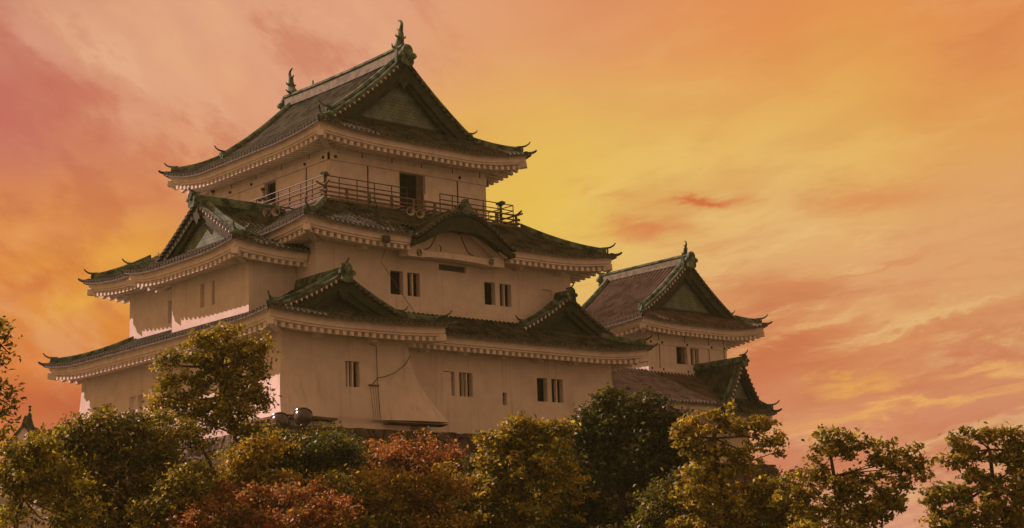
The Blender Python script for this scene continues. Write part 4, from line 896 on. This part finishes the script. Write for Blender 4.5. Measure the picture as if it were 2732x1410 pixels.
def person():
    x, y, z = -.38, 4.95, -2.24
    t = thing('person', 'person in a dark green jacket leaning on the left balcony railing in the doorway', 'person', (x, y, z))
    J = {'pel':(.05,0,.92,.15),'sp':(-.03,0,1.12,.145),'ch':(-.16,0,1.32,.15),'nk':(-.24,0,1.45,.06),'hd':(-.28,0,1.58,.10),'ht':(-.30,0,1.68,.085)}
    for s_, n in ((-1,'l'),(1,'r')):
        J.update({'sh'+n:(-.15,s_*.19,1.38,.075),'el'+n:(-.26,s_*.25,1.14,.05),'wr'+n:(-.46,s_*.16,1.12,.036),'ha'+n:(-.54,s_*.12,1.12,.03),
                  'hp'+n:(.06,s_*.10,.86,.105),'kn'+n:(.03,s_*.11,.48,.068),'an'+n:(.08,s_*.12,.09,.048),'to'+n:(-.10,s_*.13,.04,.04)})
    E = [('pel','sp'),('sp','ch'),('ch','nk'),('nk','hd'),('hd','ht')]
    for n in 'lr': E += [('ch','sh'+n),('sh'+n,'el'+n),('el'+n,'wr'+n),('wr'+n,'ha'+n),('pel','hp'+n),('hp'+n,'kn'+n),('kn'+n,'an'+n),('an'+n,'to'+n)]
    ks = list(J); me = bpy.data.meshes.new('body'); me.from_pydata([J[k][:3] for k in ks], [(ks.index(a), ks.index(b)) for a, b in E], []); me.update()
    o = bpy.data.objects.new('body', me); COL.objects.link(o); o.parent = t
    md = o.modifiers.new('skin', 'SKIN'); sk = me.skin_vertices[0].data
    for i, k in enumerate(ks): sk[i].radius = (J[k][3],)*2
    sk[0].use_root = True; ss = o.modifiers.new('sub', 'SUBSURF'); ss.levels = 1; ss.render_levels = 1
    me.materials.append(M['skin'])
    def shell(nm, mat, rings):
        q = MB(); rows = [[(cx+rx*math.cos(a), cy+ry*math.sin(a), cz) for a in np.linspace(0, 2*math.pi, 15)] for cx, cy, cz, rx, ry in rings]; q.grid(rows)
        s_ = obj(nm, q, mat, t, True, None); return s_
    shell('jacket', 'cloth', [(.05,0,.86,.19,.22),(0,0,1.05,.185,.22),(-.10,0,1.25,.185,.24),(-.17,0,1.40,.15,.22),(-.22,0,1.47,.08,.10)])
    each('sleeve', [lambda q, s_=s_: q.tube([(-.15,s_*.2,1.39),(-.26,s_*.26,1.14),(-.44,s_*.17,1.125)], [.095,.07,.055], 9) for s_ in (-1, 1)], 'cloth', t, None, True)
    q = MB()
    for s_ in (-1, 1): q.tube([(.06,s_*.10,.94),(.03,s_*.11,.48),(.08,s_*.12,.10)], [.13,.092,.07], 9)
    obj('trousers', q, 'trousers', t, True, None)
    q = MB(); q.sphere((-.27,0,1.655), .115, 12, 8, (1,.92,.85)); obj('hair', q, 'hair', t, True, None)
    q = MB()
    for s_ in (-1, 1):
        for k in range(4): q.tube([(-.52,s_*.12+(k-1.5)*.02,1.125),(-.58,s_*.12+(k-1.5)*.021,1.13),(-.60,s_*.12+(k-1.5)*.021,1.09)], .0095, 6)
        q.tube([(-.50,s_*.12-s_*.035,1.12),(-.54,s_*.12-s_*.055,1.10)], .0105, 6)
    obj('fingers', q, 'skin', t, True, None)
person()
def floodlight(c, dirv, label):
    c = Vector(c); t = thing('floodlight', label, 'floodlight', (c.x, c.y, c.z-.75), 'floodlights at the foot of the keep'); d = Vector(dirv).normalized()
    q = MB(); q.lathe(c, d, [(-.36,0),(-.35,.10),(-.30,.22),(-.18,.33),(-.02,.385),(.12,.39),(.18,.37),(.19,.40),(.24,.40),(.24,.35)], 24); obj('housing', q, 'lampbody', t, True, t)
    q = MB(); q.lathe(c, d, [(.235,.352),(.255,.2),(.26,0)], 24); obj('lens', q, 'glass', t, True, t)
    s_ = d.cross(Vector((0,0,1))).normalized(); q = MB()
    q.tube([c+s_*.44+Vector((0,0,.02)), c+s_*.44+Vector((0,0,-.34)), c+Vector((0,0,-.50)), c-s_*.44+Vector((0,0,-.34)), c-s_*.44+Vector((0,0,.02))], .028, 6)
    for k in (-1, 1): q.tube([c+s_*.38*k, c+s_*.47*k], .04, 8)
    obj('yoke', q, 'steel', t, True, t)
    q = MB(); q.lathe(c+Vector((0,0,-1.3)), (0,0,1), [(0,.16),(.04,.16),(.05,.05),(.8,.05)], 10); q.lathe(c-d*.36, -d, [(0,.10),(.12,.10),(.12,0)], 12); obj('post', q, 'steel', t, True, t)
floodlight((-7.25,-6.6,-13.88), (.35,.55,.76), 'round black floodlight, left one, in front of the sunlit corner of the keep')
floodlight((-6.10,-6.6,-13.62), (.35,.45,.82), 'round black floodlight, right one, in front of the shaded plaster wall')
HAZE = 0.00028
# ------------------------------------------------------------------ ground and stone base
def hash2(x, y):
    return math.sin(x*.31+1.3)*math.cos(y*.27-.4)*.5 + math.sin(x*.83+y*.61)*.22 + math.sin(x*1.9-y*1.4+.7)*.09
def ground_z(x, y):
    dx = max((-7.5-x)*1.9, 0, (x-31)*1.6); dy = max(-6.2+max(0, x-14)*.75-y, 0, y-16); d = math.hypot(dx, dy); t = min(1, d/19); t = t*t*(3-2*t)
    t2 = min(1, max(0, (d-26)/24)); t2 = t2*t2*(3-2*t2); return -15.0 - 6.1*t - 2.0*t2 + hash2(x, y)*(.35+.4*t*(1-t)*2)
q = MB()
xs = np.concatenate([np.linspace(-170,-75,8), np.linspace(-70,80,101), np.linspace(85,170,8)]); ys = np.concatenate([np.linspace(-110,-75,6), np.linspace(-70,60,88), np.linspace(65,200,9)])
q.grid([[(x, y, ground_z(x, y)) for x in xs] for y in ys]); structure('ground', q, 'soil', True)
S_ = thing('stone_wall', 'dark stone retaining wall along the foot of the keep', 'stone wall', (4, -4.5, -17.5))
def stone_face(mb, pts, z1=-13.74, z0=-19.0, slope=.28, seed=0):
    rg_ = np.random.default_rng(seed); rows = []
    (xa, ya), (xb, yb) = pts; L = math.hypot(xb-xa, yb-ya); n = int(L/.16); ox, oy = (yb-ya)/L, -(xb-xa)/L
    ph = rg_.random(400); 
    for j in range(26):
        row = []
        for i in range(n+1):
            t = i/n; f = j/25; z = z1-(z1-z0)*f; w_ = .10*(1 if j else .4)*(math.sin(i*.55+j*1.7+ph[(i//4+j//4*7) % 400]*6)*.6+ph[(i*7+j*13) % 400]-.5)
            o = .30 + slope*(z1-z) + w_
            if j == 0: z += -.05*ph[(i//3) % 400]
            row.append((xa+(xb-xa)*t+ox*o, ya+(yb-ya)*t+oy*o, z))
        rows.append(row)
    mb.grid([[(p[0]-ox*1.2, p[1]-oy*1.2, p[2]-.01) for p in rows[0]]] + rows)
q = MB(); stone_face(q, ((-6.6,-4.9),(15.6,-4.5)), seed=3); stone_face(q, ((-6.1,15.0),(-6.1,-5.2)), z1=-13.8, seed=4); obj('stone_face', q, 'stone', S_, False, S_)
S2 = thing('stone_wall', 'grey stone base below the corridor, its corner showing behind the right camphor tree', 'stone wall', (24, 0, -16.5))
q = MB(); stone_face(q, ((15.2,-.1),(31.4,-.1)), z1=-14.15, z0=-19, seed=5); stone_face(q, ((31.4,-.1),(31.4,9)), z1=-14.15, z0=-19, seed=6); obj('stone_face', q, 'stone', S2, False, S2)

# ------------------------------------------------------------------ trees and shrubs
def leaf_mesh(name, pts, nrm, size, cols, parent, off, asp=.5, jitter=.48):
    n = len(pts); 
    d = RNG.normal(size=(n,3)); d[:,2] *= .7; d /= np.linalg.norm(d, axis=1)[:,None]
    nn = nrm*(1-jitter) + RNG.normal(size=(n,3))*jitter; nn /= np.linalg.norm(nn, axis=1)[:,None]
    a = d - nn*np.sum(d*nn, axis=1)[:,None]; a /= np.maximum(np.linalg.norm(a, axis=1)[:,None], 1e-6); b = np.cross(nn, a)
    L = (size*(.6+.8*RNG.random(n)))[:,None]; Wd = L*asp
    v = np.stack([pts-a*L*.5, pts+b*Wd*.5+nn*L*.06, pts+a*L*.5-nn*L*.12, pts-b*Wd*.5+nn*L*.06], axis=1).reshape(-1,3) - np.array(off)
    me = bpy.data.meshes.new(name); me.vertices.add(4*n); me.vertices.foreach_set('co', v.ravel())
    me.loops.add(4*n); me.loops.foreach_set('vertex_index', np.arange(4*n, dtype=np.int32))
    me.polygons.add(n); me.polygons.foreach_set('loop_start', np.arange(0, 4*n, 4, dtype=np.int32)); me.polygons.foreach_set('loop_total', np.full(n, 4, dtype=np.int32))
    me.update(); me.validate()
    ca = me.color_attributes.new('leafcol', 'FLOAT_COLOR', 'CORNER')
    cc = np.repeat(np.concatenate([cols, np.ones((n,1))], axis=1), 4, axis=0); ca.data.foreach_set('color', cc.astype(np.float32).ravel())
    me.materials.append(M['leaf']); o = bpy.data.objects.new(name, me); COL.objects.link(o); o.parent = parent; return o
def blob_leaves(c, r, n, ncl, spread, hollow):
    u = RNG.normal(size=(ncl,3)); u /= np.linalg.norm(u, axis=1)[:,None]
    w1 = RNG.normal(size=(3,3))*2.2; ph = RNG.random(3)*6
    lump = 1 + .17*np.sin(u@w1[0]+ph[0]) + .12*np.sin(u@w1[1]*1.7+ph[1]) + .08*np.sin(u@w1[2]*2.6+ph[2])
    rad = (hollow + (1.06-hollow)*RNG.random(ncl)**.6)*lump*np.where(RNG.random(ncl) < .06, 1.2, 1.0)
    cl = c + u*rad[:,None]*r
    k = RNG.integers(0, ncl, n); e = RNG.normal(size=(n,3)); p = cl[k] + e*spread*(.5+RNG.random(ncl)[k])[:,None]
    nr = u[k]*.7 + np.array([0,0,.4]); nr /= np.linalg.norm(nr, axis=1)[:,None]
    return p, nr, k
def tree(name, label, cat, dist, blobs, cols, dens=1.0, leaf=.15, spread=.17, hollow=.45, asp=.5, trunk=None, tr=.14, depthf=1.0, group=None, twigs=True, bare=0, clf=1.0, sats=4):
    """blobs: (px, py, rx, ry[, extra depth]) read off the photograph, turned into balls of foliage in the world at their distance"""
    cs = []; leaf *= 1.25
    for b in blobs:
        dd = dist + (b[4] if len(b) > 4 else 0); c = place(b[0], b[1], dd); s_ = dd/FPX
        cs.append((c, np.array([b[2]*s_, (b[2]+b[3])*.5*s_*depthf, b[3]*s_])))
    fh = np.array([_f[0], _f[1], 0]); fh /= np.linalg.norm(fh); rh = np.array([fh[1], -fh[0], 0])
    A = np.mean([c for c, r in cs], axis=0); main = list(cs)
    for c, r in main:                       # smaller tufts break the outline of every bough
        for t in range(sats):
            a_ = RNG.uniform(-.5, math.pi+.5); dz = RNG.uniform(-.8, .8)
            s_ = RNG.uniform(.24, .52)
            cs.append((c + rh*math.cos(a_)*r[0]*RNG.uniform(.85,1.2) + np.array([0,0,1.0])*math.sin(a_)*r[2]*RNG.uniform(.9,1.25) + fh*dz*r[1], r*s_*np.array([1,1,RNG.uniform(.9,1.5)])))
    if trunk: base = place(trunk[0][0], trunk[0][1], dist)
    else: base = A.copy()
    gz = ground_z(base[0], base[1]); root = thing(name, label, cat, (base[0], base[1], gz), group)
    P_, N_, C_ = [], [], []
    cols = np.array(cols)
    for c, r in cs:
        r_m = (r[0]*r[1]*r[2])**(1/3); area = 4*math.pi*r_m**2; n = int(area*dens*260*(.15/leaf)**2); ncl = max(5, int(area*2.5*clf))
        # ball axes: along the picture's right, depth and up
        p, nr, k = blob_leaves(np.zeros(3), np.ones(3), n, ncl, 0, hollow)
        e = RNG.normal(size=(n,3))*np.array([1,1,.62])*(spread+.06)*(.6+.8*RNG.random(ncl)[k])[:,None]
        fh = np.array([_f[0], _f[1], 0]); fh /= np.linalg.norm(fh); rh = np.array([fh[1], -fh[0], 0])
        w3_ = c + p[:,[0]]*r[0]*rh + p[:,[1]]*r[1]*fh + p[:,[2]]*r[2]*np.array([0,0,1.0]) + e
        n3 = nr[:,[0]]*rh + nr[:,[1]]*fh + nr[:,[2]]*np.array([0,0,1.0])
        ci = RNG.integers(0, len(cols), ncl)[k]; ci = np.where(RNG.random(n) < .3, RNG.integers(0, len(cols), n), ci)
        col = cols[ci]*(np.exp(RNG.normal(size=n)*.38)*.92*np.exp(RNG.normal(size=ncl)*.25)[k])[:,None]; col = np.clip(col, 0, .55)
        keep = RNG.random(n) < np.array(.55+.45*RNG.random(ncl))[k]; w3_, n3, col = w3_[keep], n3[keep], col[keep]
        P_.append(w3_); N_.append(n3); C_.append(col)
    P_ = np.concatenate(P_); N_ = np.concatenate(N_); C_ = np.concatenate(C_)
    off = np.array(root['_o'])
    leaf_mesh('crown', P_, N_, leaf, C_, root, off, asp)
    q = MB(); 
    if trunk:
        path = [np.array([base[0], base[1], gz-.2])] + [place(px, py, dist) for px, py in trunk]
    else: path = [np.array([base[0], base[1], gz-.2]), (np.array([base[0], base[1], gz])+A)/2, A]
    m_ = len(path); q.tube(path, [tr*(1-.6*i/(m_-1)) for i in range(m_)], 8)
    if twigs:
        for c, r in main:
            j = min(range(1, m_), key=lambda i: np.linalg.norm(path[i]-c)); s0 = path[j]
            if np.linalg.norm(c-s0) < .15: continue
            mid = (s0+c)/2 + RNG.normal(size=3)*.08 - np.array([0,0,.10]); q.tube([s0, mid, c], [tr*.30, tr*.20, tr*.08], 6)
            for t in range(5 if bare == 0 else 9):
                e = RNG.normal(size=3); e /= np.linalg.norm(e); e[2] = abs(e[2])*.8
                q.tube([c-e*r*.1, c+e*r*.55, c+e*r*(.95+.3*bare)], [tr*.13, tr*.09, tr*.04], 5)
    obj('trunk', q, 'bark', root, True, root)
    return root
OLIVE = [(.28,.265,.032),(.22,.225,.028),(.36,.31,.042),(.14,.160,.020)]
GOLD = [(.35,.28,.042),(.28,.245,.034),(.44,.33,.060),(.17,.170,.024)]
DARK = [(.062,.088,.014),(.084,.105,.018),(.048,.072,.012)]
MID = [(.20,.205,.028),(.27,.24,.032),(.13,.155,.022)]
RED = [(.34,.135,.060),(.27,.11,.046),(.42,.22,.10),(.24,.16,.04)]
YELG = [(.36,.28,.030),(.30,.245,.028),(.24,.20,.028)]
tree('broadleaf_tree', 'golden green tree with a dark leaning trunk before the left side of the keep', 'tree', 62,
     [(640,1150,40,24),(560,1135,44,20),(700,1065,14,30),(420,1095,20,16),(600,925,60,30),(510,955,52,34),(655,960,42,36),(560,990,60,34),(480,1015,44,28),(625,1030,44,34),(440,1060,30,26),(520,1065,54,26),(665,1062,34,40),(590,1095,50,22),(500,1108,44,18),(700,930,12,36),(610,880,34,12),(545,905,30,16),(440,975,18,26),(690,1000,16,24),(650,1105,30,16)],
     OLIVE+[YELG[0]], .85, .125, .09, .2, sats=5, trunk=[(672,1250),(650,1195),(622,1140),(598,1060),(590,980)], tr=.24)
tree('garden_tree', 'thin forked tree with small feathery pads of leaves, left of the leaning trunk', 'tree', 60.5,
     [(400,1125,55,20),(470,1150,60,24),(350,1160,45,24),(520,1185,40,22),(430,1195,70,30)], OLIVE, 1.0, .12, .12, .3, trunk=[(585,1290),(560,1235),(535,1190),(520,1140)], tr=.10)
tree('evergreen_tree', 'broad dark evergreen tree filling the lower left, with a lighter top', 'tree', 58,
     [(300,1140,85,34),(235,1175,70,40),(370,1200,80,45),(165,1195,50,32),(310,1240,110,60),(430,1270,85,55),(300,1330,120,80),(215,1290,60,55),(430,1370,90,60),(330,1400,130,50),(190,1230,60,40)],
     MID+[(.105,.092,.020)], 1.2, .13, .14, .5, trunk=[(360,1450),(340,1350),(310,1240)], tr=.22)
tree('garden_shrub', 'loose golden shrub at the lower left edge above the patch of bright sky', 'shrub', 51,
     [(60,1215,65,30),(120,1260,75,40),(40,1275,55,42),(150,1300,60,34),(60,1318,50,18),(225,1365,40,26),(180,1405,50,22),(20,1385,34,34),(100,1190,40,20)], OLIVE, 1.0, .13, .13, .35, trunk=[(30,1460),(60,1330),(90,1240)], tr=.10)
tree('weeping_tree', 'tree at the left edge of the photo with drooping dark sprays of leaves', 'tree', 40,
     [(4,868,16,22),(16,905,14,16),(0,930,12,26),(26,945,8,14),(4,975,10,18),(2,1040,16,26),(22,1062,14,26),(40,1090,8,26),(6,1110,18,30),(30,1130,8,22),(6,1170,22,30),(-40,900,40,50),(-60,1040,50,80)],
     MID+OLIVE[:1], .62, .13, .06, .1, asp=.38, trunk=[(-170,1300),(-150,1000),(-90,880),(-20,860)], tr=.12, sats=2)
tree('clipped_shrub', 'dark green rounded shrub below the floodlights', 'shrub', 64,
     [(800,1205,110,42),(725,1195,60,36),(875,1245,75,46),(780,1262,105,46),(905,1285,50,30),(700,1240,50,36)], DARK+MID[:1], 1.4, .11, .10, .6, tr=.08)
rr = random.Random(5)
up = [(x+rr.uniform(-8,8), rr.uniform(1212,1245)+(18 if x < 1000 or x > 1230 else 0), rr.uniform(10,18), rr.uniform(26,44), rr.uniform(-.8,.8)) for x in range(970, 1262, 14)] + [(x, rr.uniform(1255,1290), 30, 34, rr.uniform(-1.2,.2)) for x in range(960, 1270, 26)] + [(1118,1180,8,18),(1062,1178,7,16),(1205,1196,7,16),(1150,1172,5,14)]
tree('autumn_shrub', 'red leaved shrub with bare stems against the dark stone wall', 'shrub', 67, up, RED+[RED[2]], .62, .12, .09, .1, tr=.05, bare=1, group='red autumn shrubs', sats=2, clf=1.3)
up = [(x+rr.uniform(-10,10), rr.uniform(1312,1350)+(25 if x < 560 else 0), rr.uniform(14,24), rr.uniform(20,34), rr.uniform(-1,1)) for x in range(500, 905, 18)] + [(x, rr.uniform(1365,1410), 38, 32, rr.uniform(-2,-.5)) for x in range(490, 930, 30)]
tree('autumn_shrub', 'low red shrub along the bottom edge, left of the middle', 'shrub', 57, up, RED+[RED[2], YELG[2]], .72, .12, .10, .15, tr=.05, group='red autumn shrubs', sats=2, clf=1.2)
tree('yellow_shrub', 'yellow green shrub between the leaning trunk and the low red shrub', 'shrub', 58.5,
     [(690,1285,75,26),(625,1270,50,30),(600,1315,55,26),(745,1300,40,20),(700,1195,40,36),(660,1225,30,40)], YELG, 1.1, .12, .11, .4, tr=.06, group='yellowing shrubs')
tree('yellow_shrub', 'yellowing shrub with red tips below the red shrub in the middle', 'shrub', 59,
     [(1030,1320,80,40),(1130,1335,80,46),(1010,1385,80,40),(1110,1395,100,40),(1205,1320,36,56),(960,1300,36,24),(940,1370,60,46)], YELG+[RED[2]], 1.0, .12, .12, .4, tr=.06, group='yellowing shrubs')
tree('dark_shrub', 'nearly black shrub in the shade left of the round golden bush', 'shrub', 61, [(1245,1360,55,60),(1215,1400,60,40),(1260,1300,30,50)], DARK, 1.2, .12, .12, .5, tr=.06)
tree('round_bush', 'big round bush with gold sunlit leaves in front of the right part of the keep', 'bush', 60,
     [(1390,1165,70,34),(1330,1215,48,50),(1350,1290,70,60),(1430,1235,85,70),(1480,1165,50,28),(1355,1370,75,60),(1440,1340,90,80),(1400,1145,22,20),(1310,1260,24,40)], GOLD+OLIVE, 1.0, .14, .07, .5, clf=1.5, sats=5, tr=.16)
tree('dark_tree', 'tall dark green tree filling the space between the round bush and the camphor tree', 'tree', 64,
     [(1660,1095,62,36),(1725,1125,75,50),(1590,1165,65,46),(1680,1200,120,80),(1545,1250,80,70),(1630,1320,130,90),(1770,1280,75,100),(1560,1140,40,20),(1520,1350,80,80),(1720,1070,30,22),(1620,1075,25,16),(1790,1190,40,50)], DARK+[(.055,.058,.018)], 1.2, .15, .15, .6, tr=.24)
tree('camphor_tree', 'golden camphor tree with open branches and gaps in front of the corner turret', 'tree', 55,
     [(1918,1105,40,26),(1870,1145,52,32),(1835,1200,36,46),(1890,1195,36,26),(1960,1150,28,22),(2015,1150,56,24),(2055,1180,28,26),(2075,1205,12,18),(1900,1255,62,46),(1980,1245,46,32),(1850,1270,28,40),(1865,1330,50,50),(1940,1340,80,60),(2020,1330,50,40),(1900,1400,90,34),(1820,1160,20,24),(2010,1195,24,20)],
     GOLD+OLIVE[:2], .75, .145, .05, .15, clf=1.6, sats=3, trunk=[(1950,1450),(1940,1340),(1915,1250),(1905,1170),(1918,1110)], tr=.13)
tree('twiggy_shrub', 'thin bare purple brown shrub right of the camphor tree', 'shrub', 58, [(2085,1300,34,44),(2110,1345,40,36),(2060,1350,30,40)], [(.07,.045,.035),(.055,.045,.02)], .35, .10, .12, .2, tr=.05, bare=1)
tree('open_tree', 'open tree with see-through crown against the pink sky, right of the camphor tree', 'tree', 52,
     [(2205,1165,30,20),(2258,1160,20,14),(2195,1215,40,30),(2255,1205,40,24),(2300,1195,30,22),(2365,1190,22,16),(2345,1230,40,28),(2425,1215,32,24),(2460,1250,26,26),(2400,1250,36,24),(2160,1265,44,22),(2220,1290,60,30),(2310,1285,44,28),(2380,1290,34,24),(2130,1335,50,40),(2220,1350,80,44),(2320,1350,60,44),(2260,1405,110,36),(2390,1345,44,30),(2470,1275,14,14)],
     MID+GOLD[:2]+OLIVE[:1], .72, .14, .05, .15, clf=2.0, sats=4, trunk=[(2240,1470),(2235,1360),(2225,1270),(2210,1180)], tr=.10)
tree('open_tree', 'rightmost tree, open domed crown above a dense lower mass, at the edge of the photo', 'tree', 50,
     [(2600,1165,44,16),(2660,1160,44,14),(2710,1180,34,22),(2555,1195,24,30),(2530,1235,22,16),(2600,1225,44,26),(2670,1220,50,24),(2720,1240,40,36),(2640,1275,50,24),(2560,1310,50,30),(2640,1330,80,44),(2720,1320,50,60),(2510,1320,26,24),(2540,1375,50,36),(2630,1400,100,36),(2480,1330,14,24),(2720,1400,50,40)],
     MID+GOLD[:2], .78, .14, .05, .15, clf=2.0, sats=4, trunk=[(2690,1470),(2680,1380),(2650,1290),(2640,1200)], tr=.12)
for nm_, lb_, d_, bl_, cl_ in (
    ('mixed_shrub', 'olive shrub at the bottom edge between the dark evergreen and the low red shrub', 56, [(470,1350,50,40),(440,1400,60,40),(520,1310,40,30),(500,1280,36,26),(390,1390,50,40)], MID+OLIVE[:2]),
    ('mixed_shrub', 'dull green shrub at the bottom edge right of the low red shrub', 58, [(920,1340,40,30),(950,1390,60,40),(890,1300,34,26),(1000,1410,50,30)], MID+YELG[2:]),
    ('mixed_shrub', 'dark leafy shrub under the camphor tree at the bottom edge', 56.5, [(1800,1370,60,50),(1850,1400,60,40),(1760,1400,60,40),(1980,1395,70,40),(2050,1390,60,44),(1790,1320,36,40)], MID+DARK),
    ('mixed_shrub', 'rounded olive shrub at the bottom edge between the camphor and the open tree', 55, [(2100,1375,50,44),(2080,1330,34,34),(2140,1400,50,36),(2040,1360,40,40)], MID+OLIVE[:2])):
    tree(nm_, lb_, 'shrub', d_, bl_, cl_, .95, .13, .13, .4, tr=.06, group='mixed shrubs along the bottom edge')
# the tangled undergrowth that covers the slope
n = 52000; X = RNG.uniform(-30, 34, n*3); Y = RNG.uniform(-36, -4, n*3)
fh = np.array([_f[0], _f[1]]); dep = (X-CAMP[0])*math.sin(YAW)+(Y-CAMP[1])*math.cos(YAW); lat = (X-CAMP[0])*math.cos(YAW)-(Y-CAMP[1])*math.sin(YAW)
ok = (dep > 50) & (dep < 72) & (lat/dep > -.21) & (lat/dep < .19) & ((Y < -6.6) | (X < -8.2)); X, Y = X[ok][:n], Y[ok][:n]
cellh = np.array([1.1*(.5+.5*math.sin(x*1.3+y*.4)*math.cos(y*1.1-x*.5)) for x, y in zip(X, Y)])
Zg = np.array([ground_z(x, y) for x, y in zip(X, Y)]) + RNG.random(len(X))**.6*(.15+cellh)
P_ = np.stack([X, Y, Zg], axis=1); cg = np.array(DARK+MID+YELG[2:]); k = (np.floor((np.sin(X*.9)+np.cos(Y*.8+X*.3))*2).astype(int) + RNG.integers(0, 3, len(X))) % len(cg)
uo = leaf_mesh('undergrowth', P_, np.tile(np.array([0,0,1.0]), (len(X),1)), np.full(len(X), .16), cg[k]*(.7+.6*RNG.random(len(X)))[:,None], None, (0,0,0))
uo['kind'] = 'stuff'; uo['label'] = 'tangled green undergrowth on the slope below the keep'; uo['category'] = 'undergrowth'; ROOTS.append(uo)

# ------------------------------------------------------------------ far gate tower on the left
dT = 150; pT = place(63, 1200, dT); sx = dT/FPX
G = thing('gate_tower', 'distant white gabled tower with dark roof and finial, half hidden by leaves, far left', 'tower', (pT[0], pT[1], pT[2]-6))
fh = np.array([_f[0], _f[1], 0]); fh /= np.linalg.norm(fh); rh = np.array([fh[1], -fh[0], 0])
def gp(a, o, z): return tuple(np.array([pT[0], pT[1], pT[2]]) + rh*a*sx + fh*o*sx + np.array([0,0,z*sx]))
q = MB(); ol = [(-52,-58),(52,-58),(52,-6),(34,18),(3,58),(-3,58),(-34,18),(-52,-6)]; q.extrude(ol, lambda a, o, z: gp(a, o, z), 120*sx); obj('wall', q, 'plaster', G, False, G)
q = MB(); 
for s_ in (-1, 1): q.hexa([gp(s_*1,-4,60),gp(s_*64,-4,-14),gp(s_*64,130,-14),gp(s_*1,130,60),gp(s_*1,-4,70),gp(s_*66,-4,-6),gp(s_*66,130,-6),gp(s_*1,130,70)])
q.extrude([(-24,52),(24,52),(16,70),(12,84),(8,94),(-8,94),(-12,84),(-16,70)], lambda a, o, z: gp(a, o+30, z), 50*sx)
obj('roof', q, 'tile', G, False, G)
q = MB(); q.hexa([gp(-46,6,-420),gp(46,6,-420),gp(46,110,-420),gp(-46,110,-420),gp(-40,8,-58.5),gp(40,8,-58.5),gp(40,108,-58.5),gp(-40,108,-58.5)]); obj('stone_base', q, 'stone', G, False, G)
q = MB(); q.lathe(gp(0,50,92), (0,0,1), [(0,7*sx),(8*sx,5*sx),(12*sx,2.5*sx),(20*sx,4*sx),(24*sx,2*sx),(30*sx,5*sx),(32*sx,0)], 10); obj('finial', q, 'tile', G, True, G)
q = MB(); q.extrude([(-26,2),(26,2),(18,14),(8,18),(-8,18),(-18,14)], lambda a, o, z: gp(a, o-8, z), 12*sx); obj('porch_roof', q, 'tile', G, False, G)

# ------------------------------------------------------------------ haze volume added to lift the dark shadows
mt = bpy.data.materials.new('haze'); mt.use_nodes = True; t = NT(mt.node_tree); t.t.nodes.clear()
pv = t.n('ShaderNodeVolumePrincipled'); pv.inputs['Color'].default_value = (0.84, 1.0, 0.50, 1); pv.inputs['Density'].default_value = HAZE
pv.inputs['Anisotropy'].default_value = 0.0
ot = t.n('ShaderNodeOutputMaterial'); t.t.links.new(pv.outputs[0], ot.inputs['Volume']); M['haze'] = mt
q = MB(); q.box(-175, 175, -115, 205, -25.5, 12); hz = obj('haze', q, 'haze'); hz['kind'] = 'stuff'; hz['label'] = 'thin tinted haze added around the castle hill to lift the dark shadows'; hz['category'] = 'haze'; ROOTS.append(hz)
for o in ROOTS: o.location.z += UP
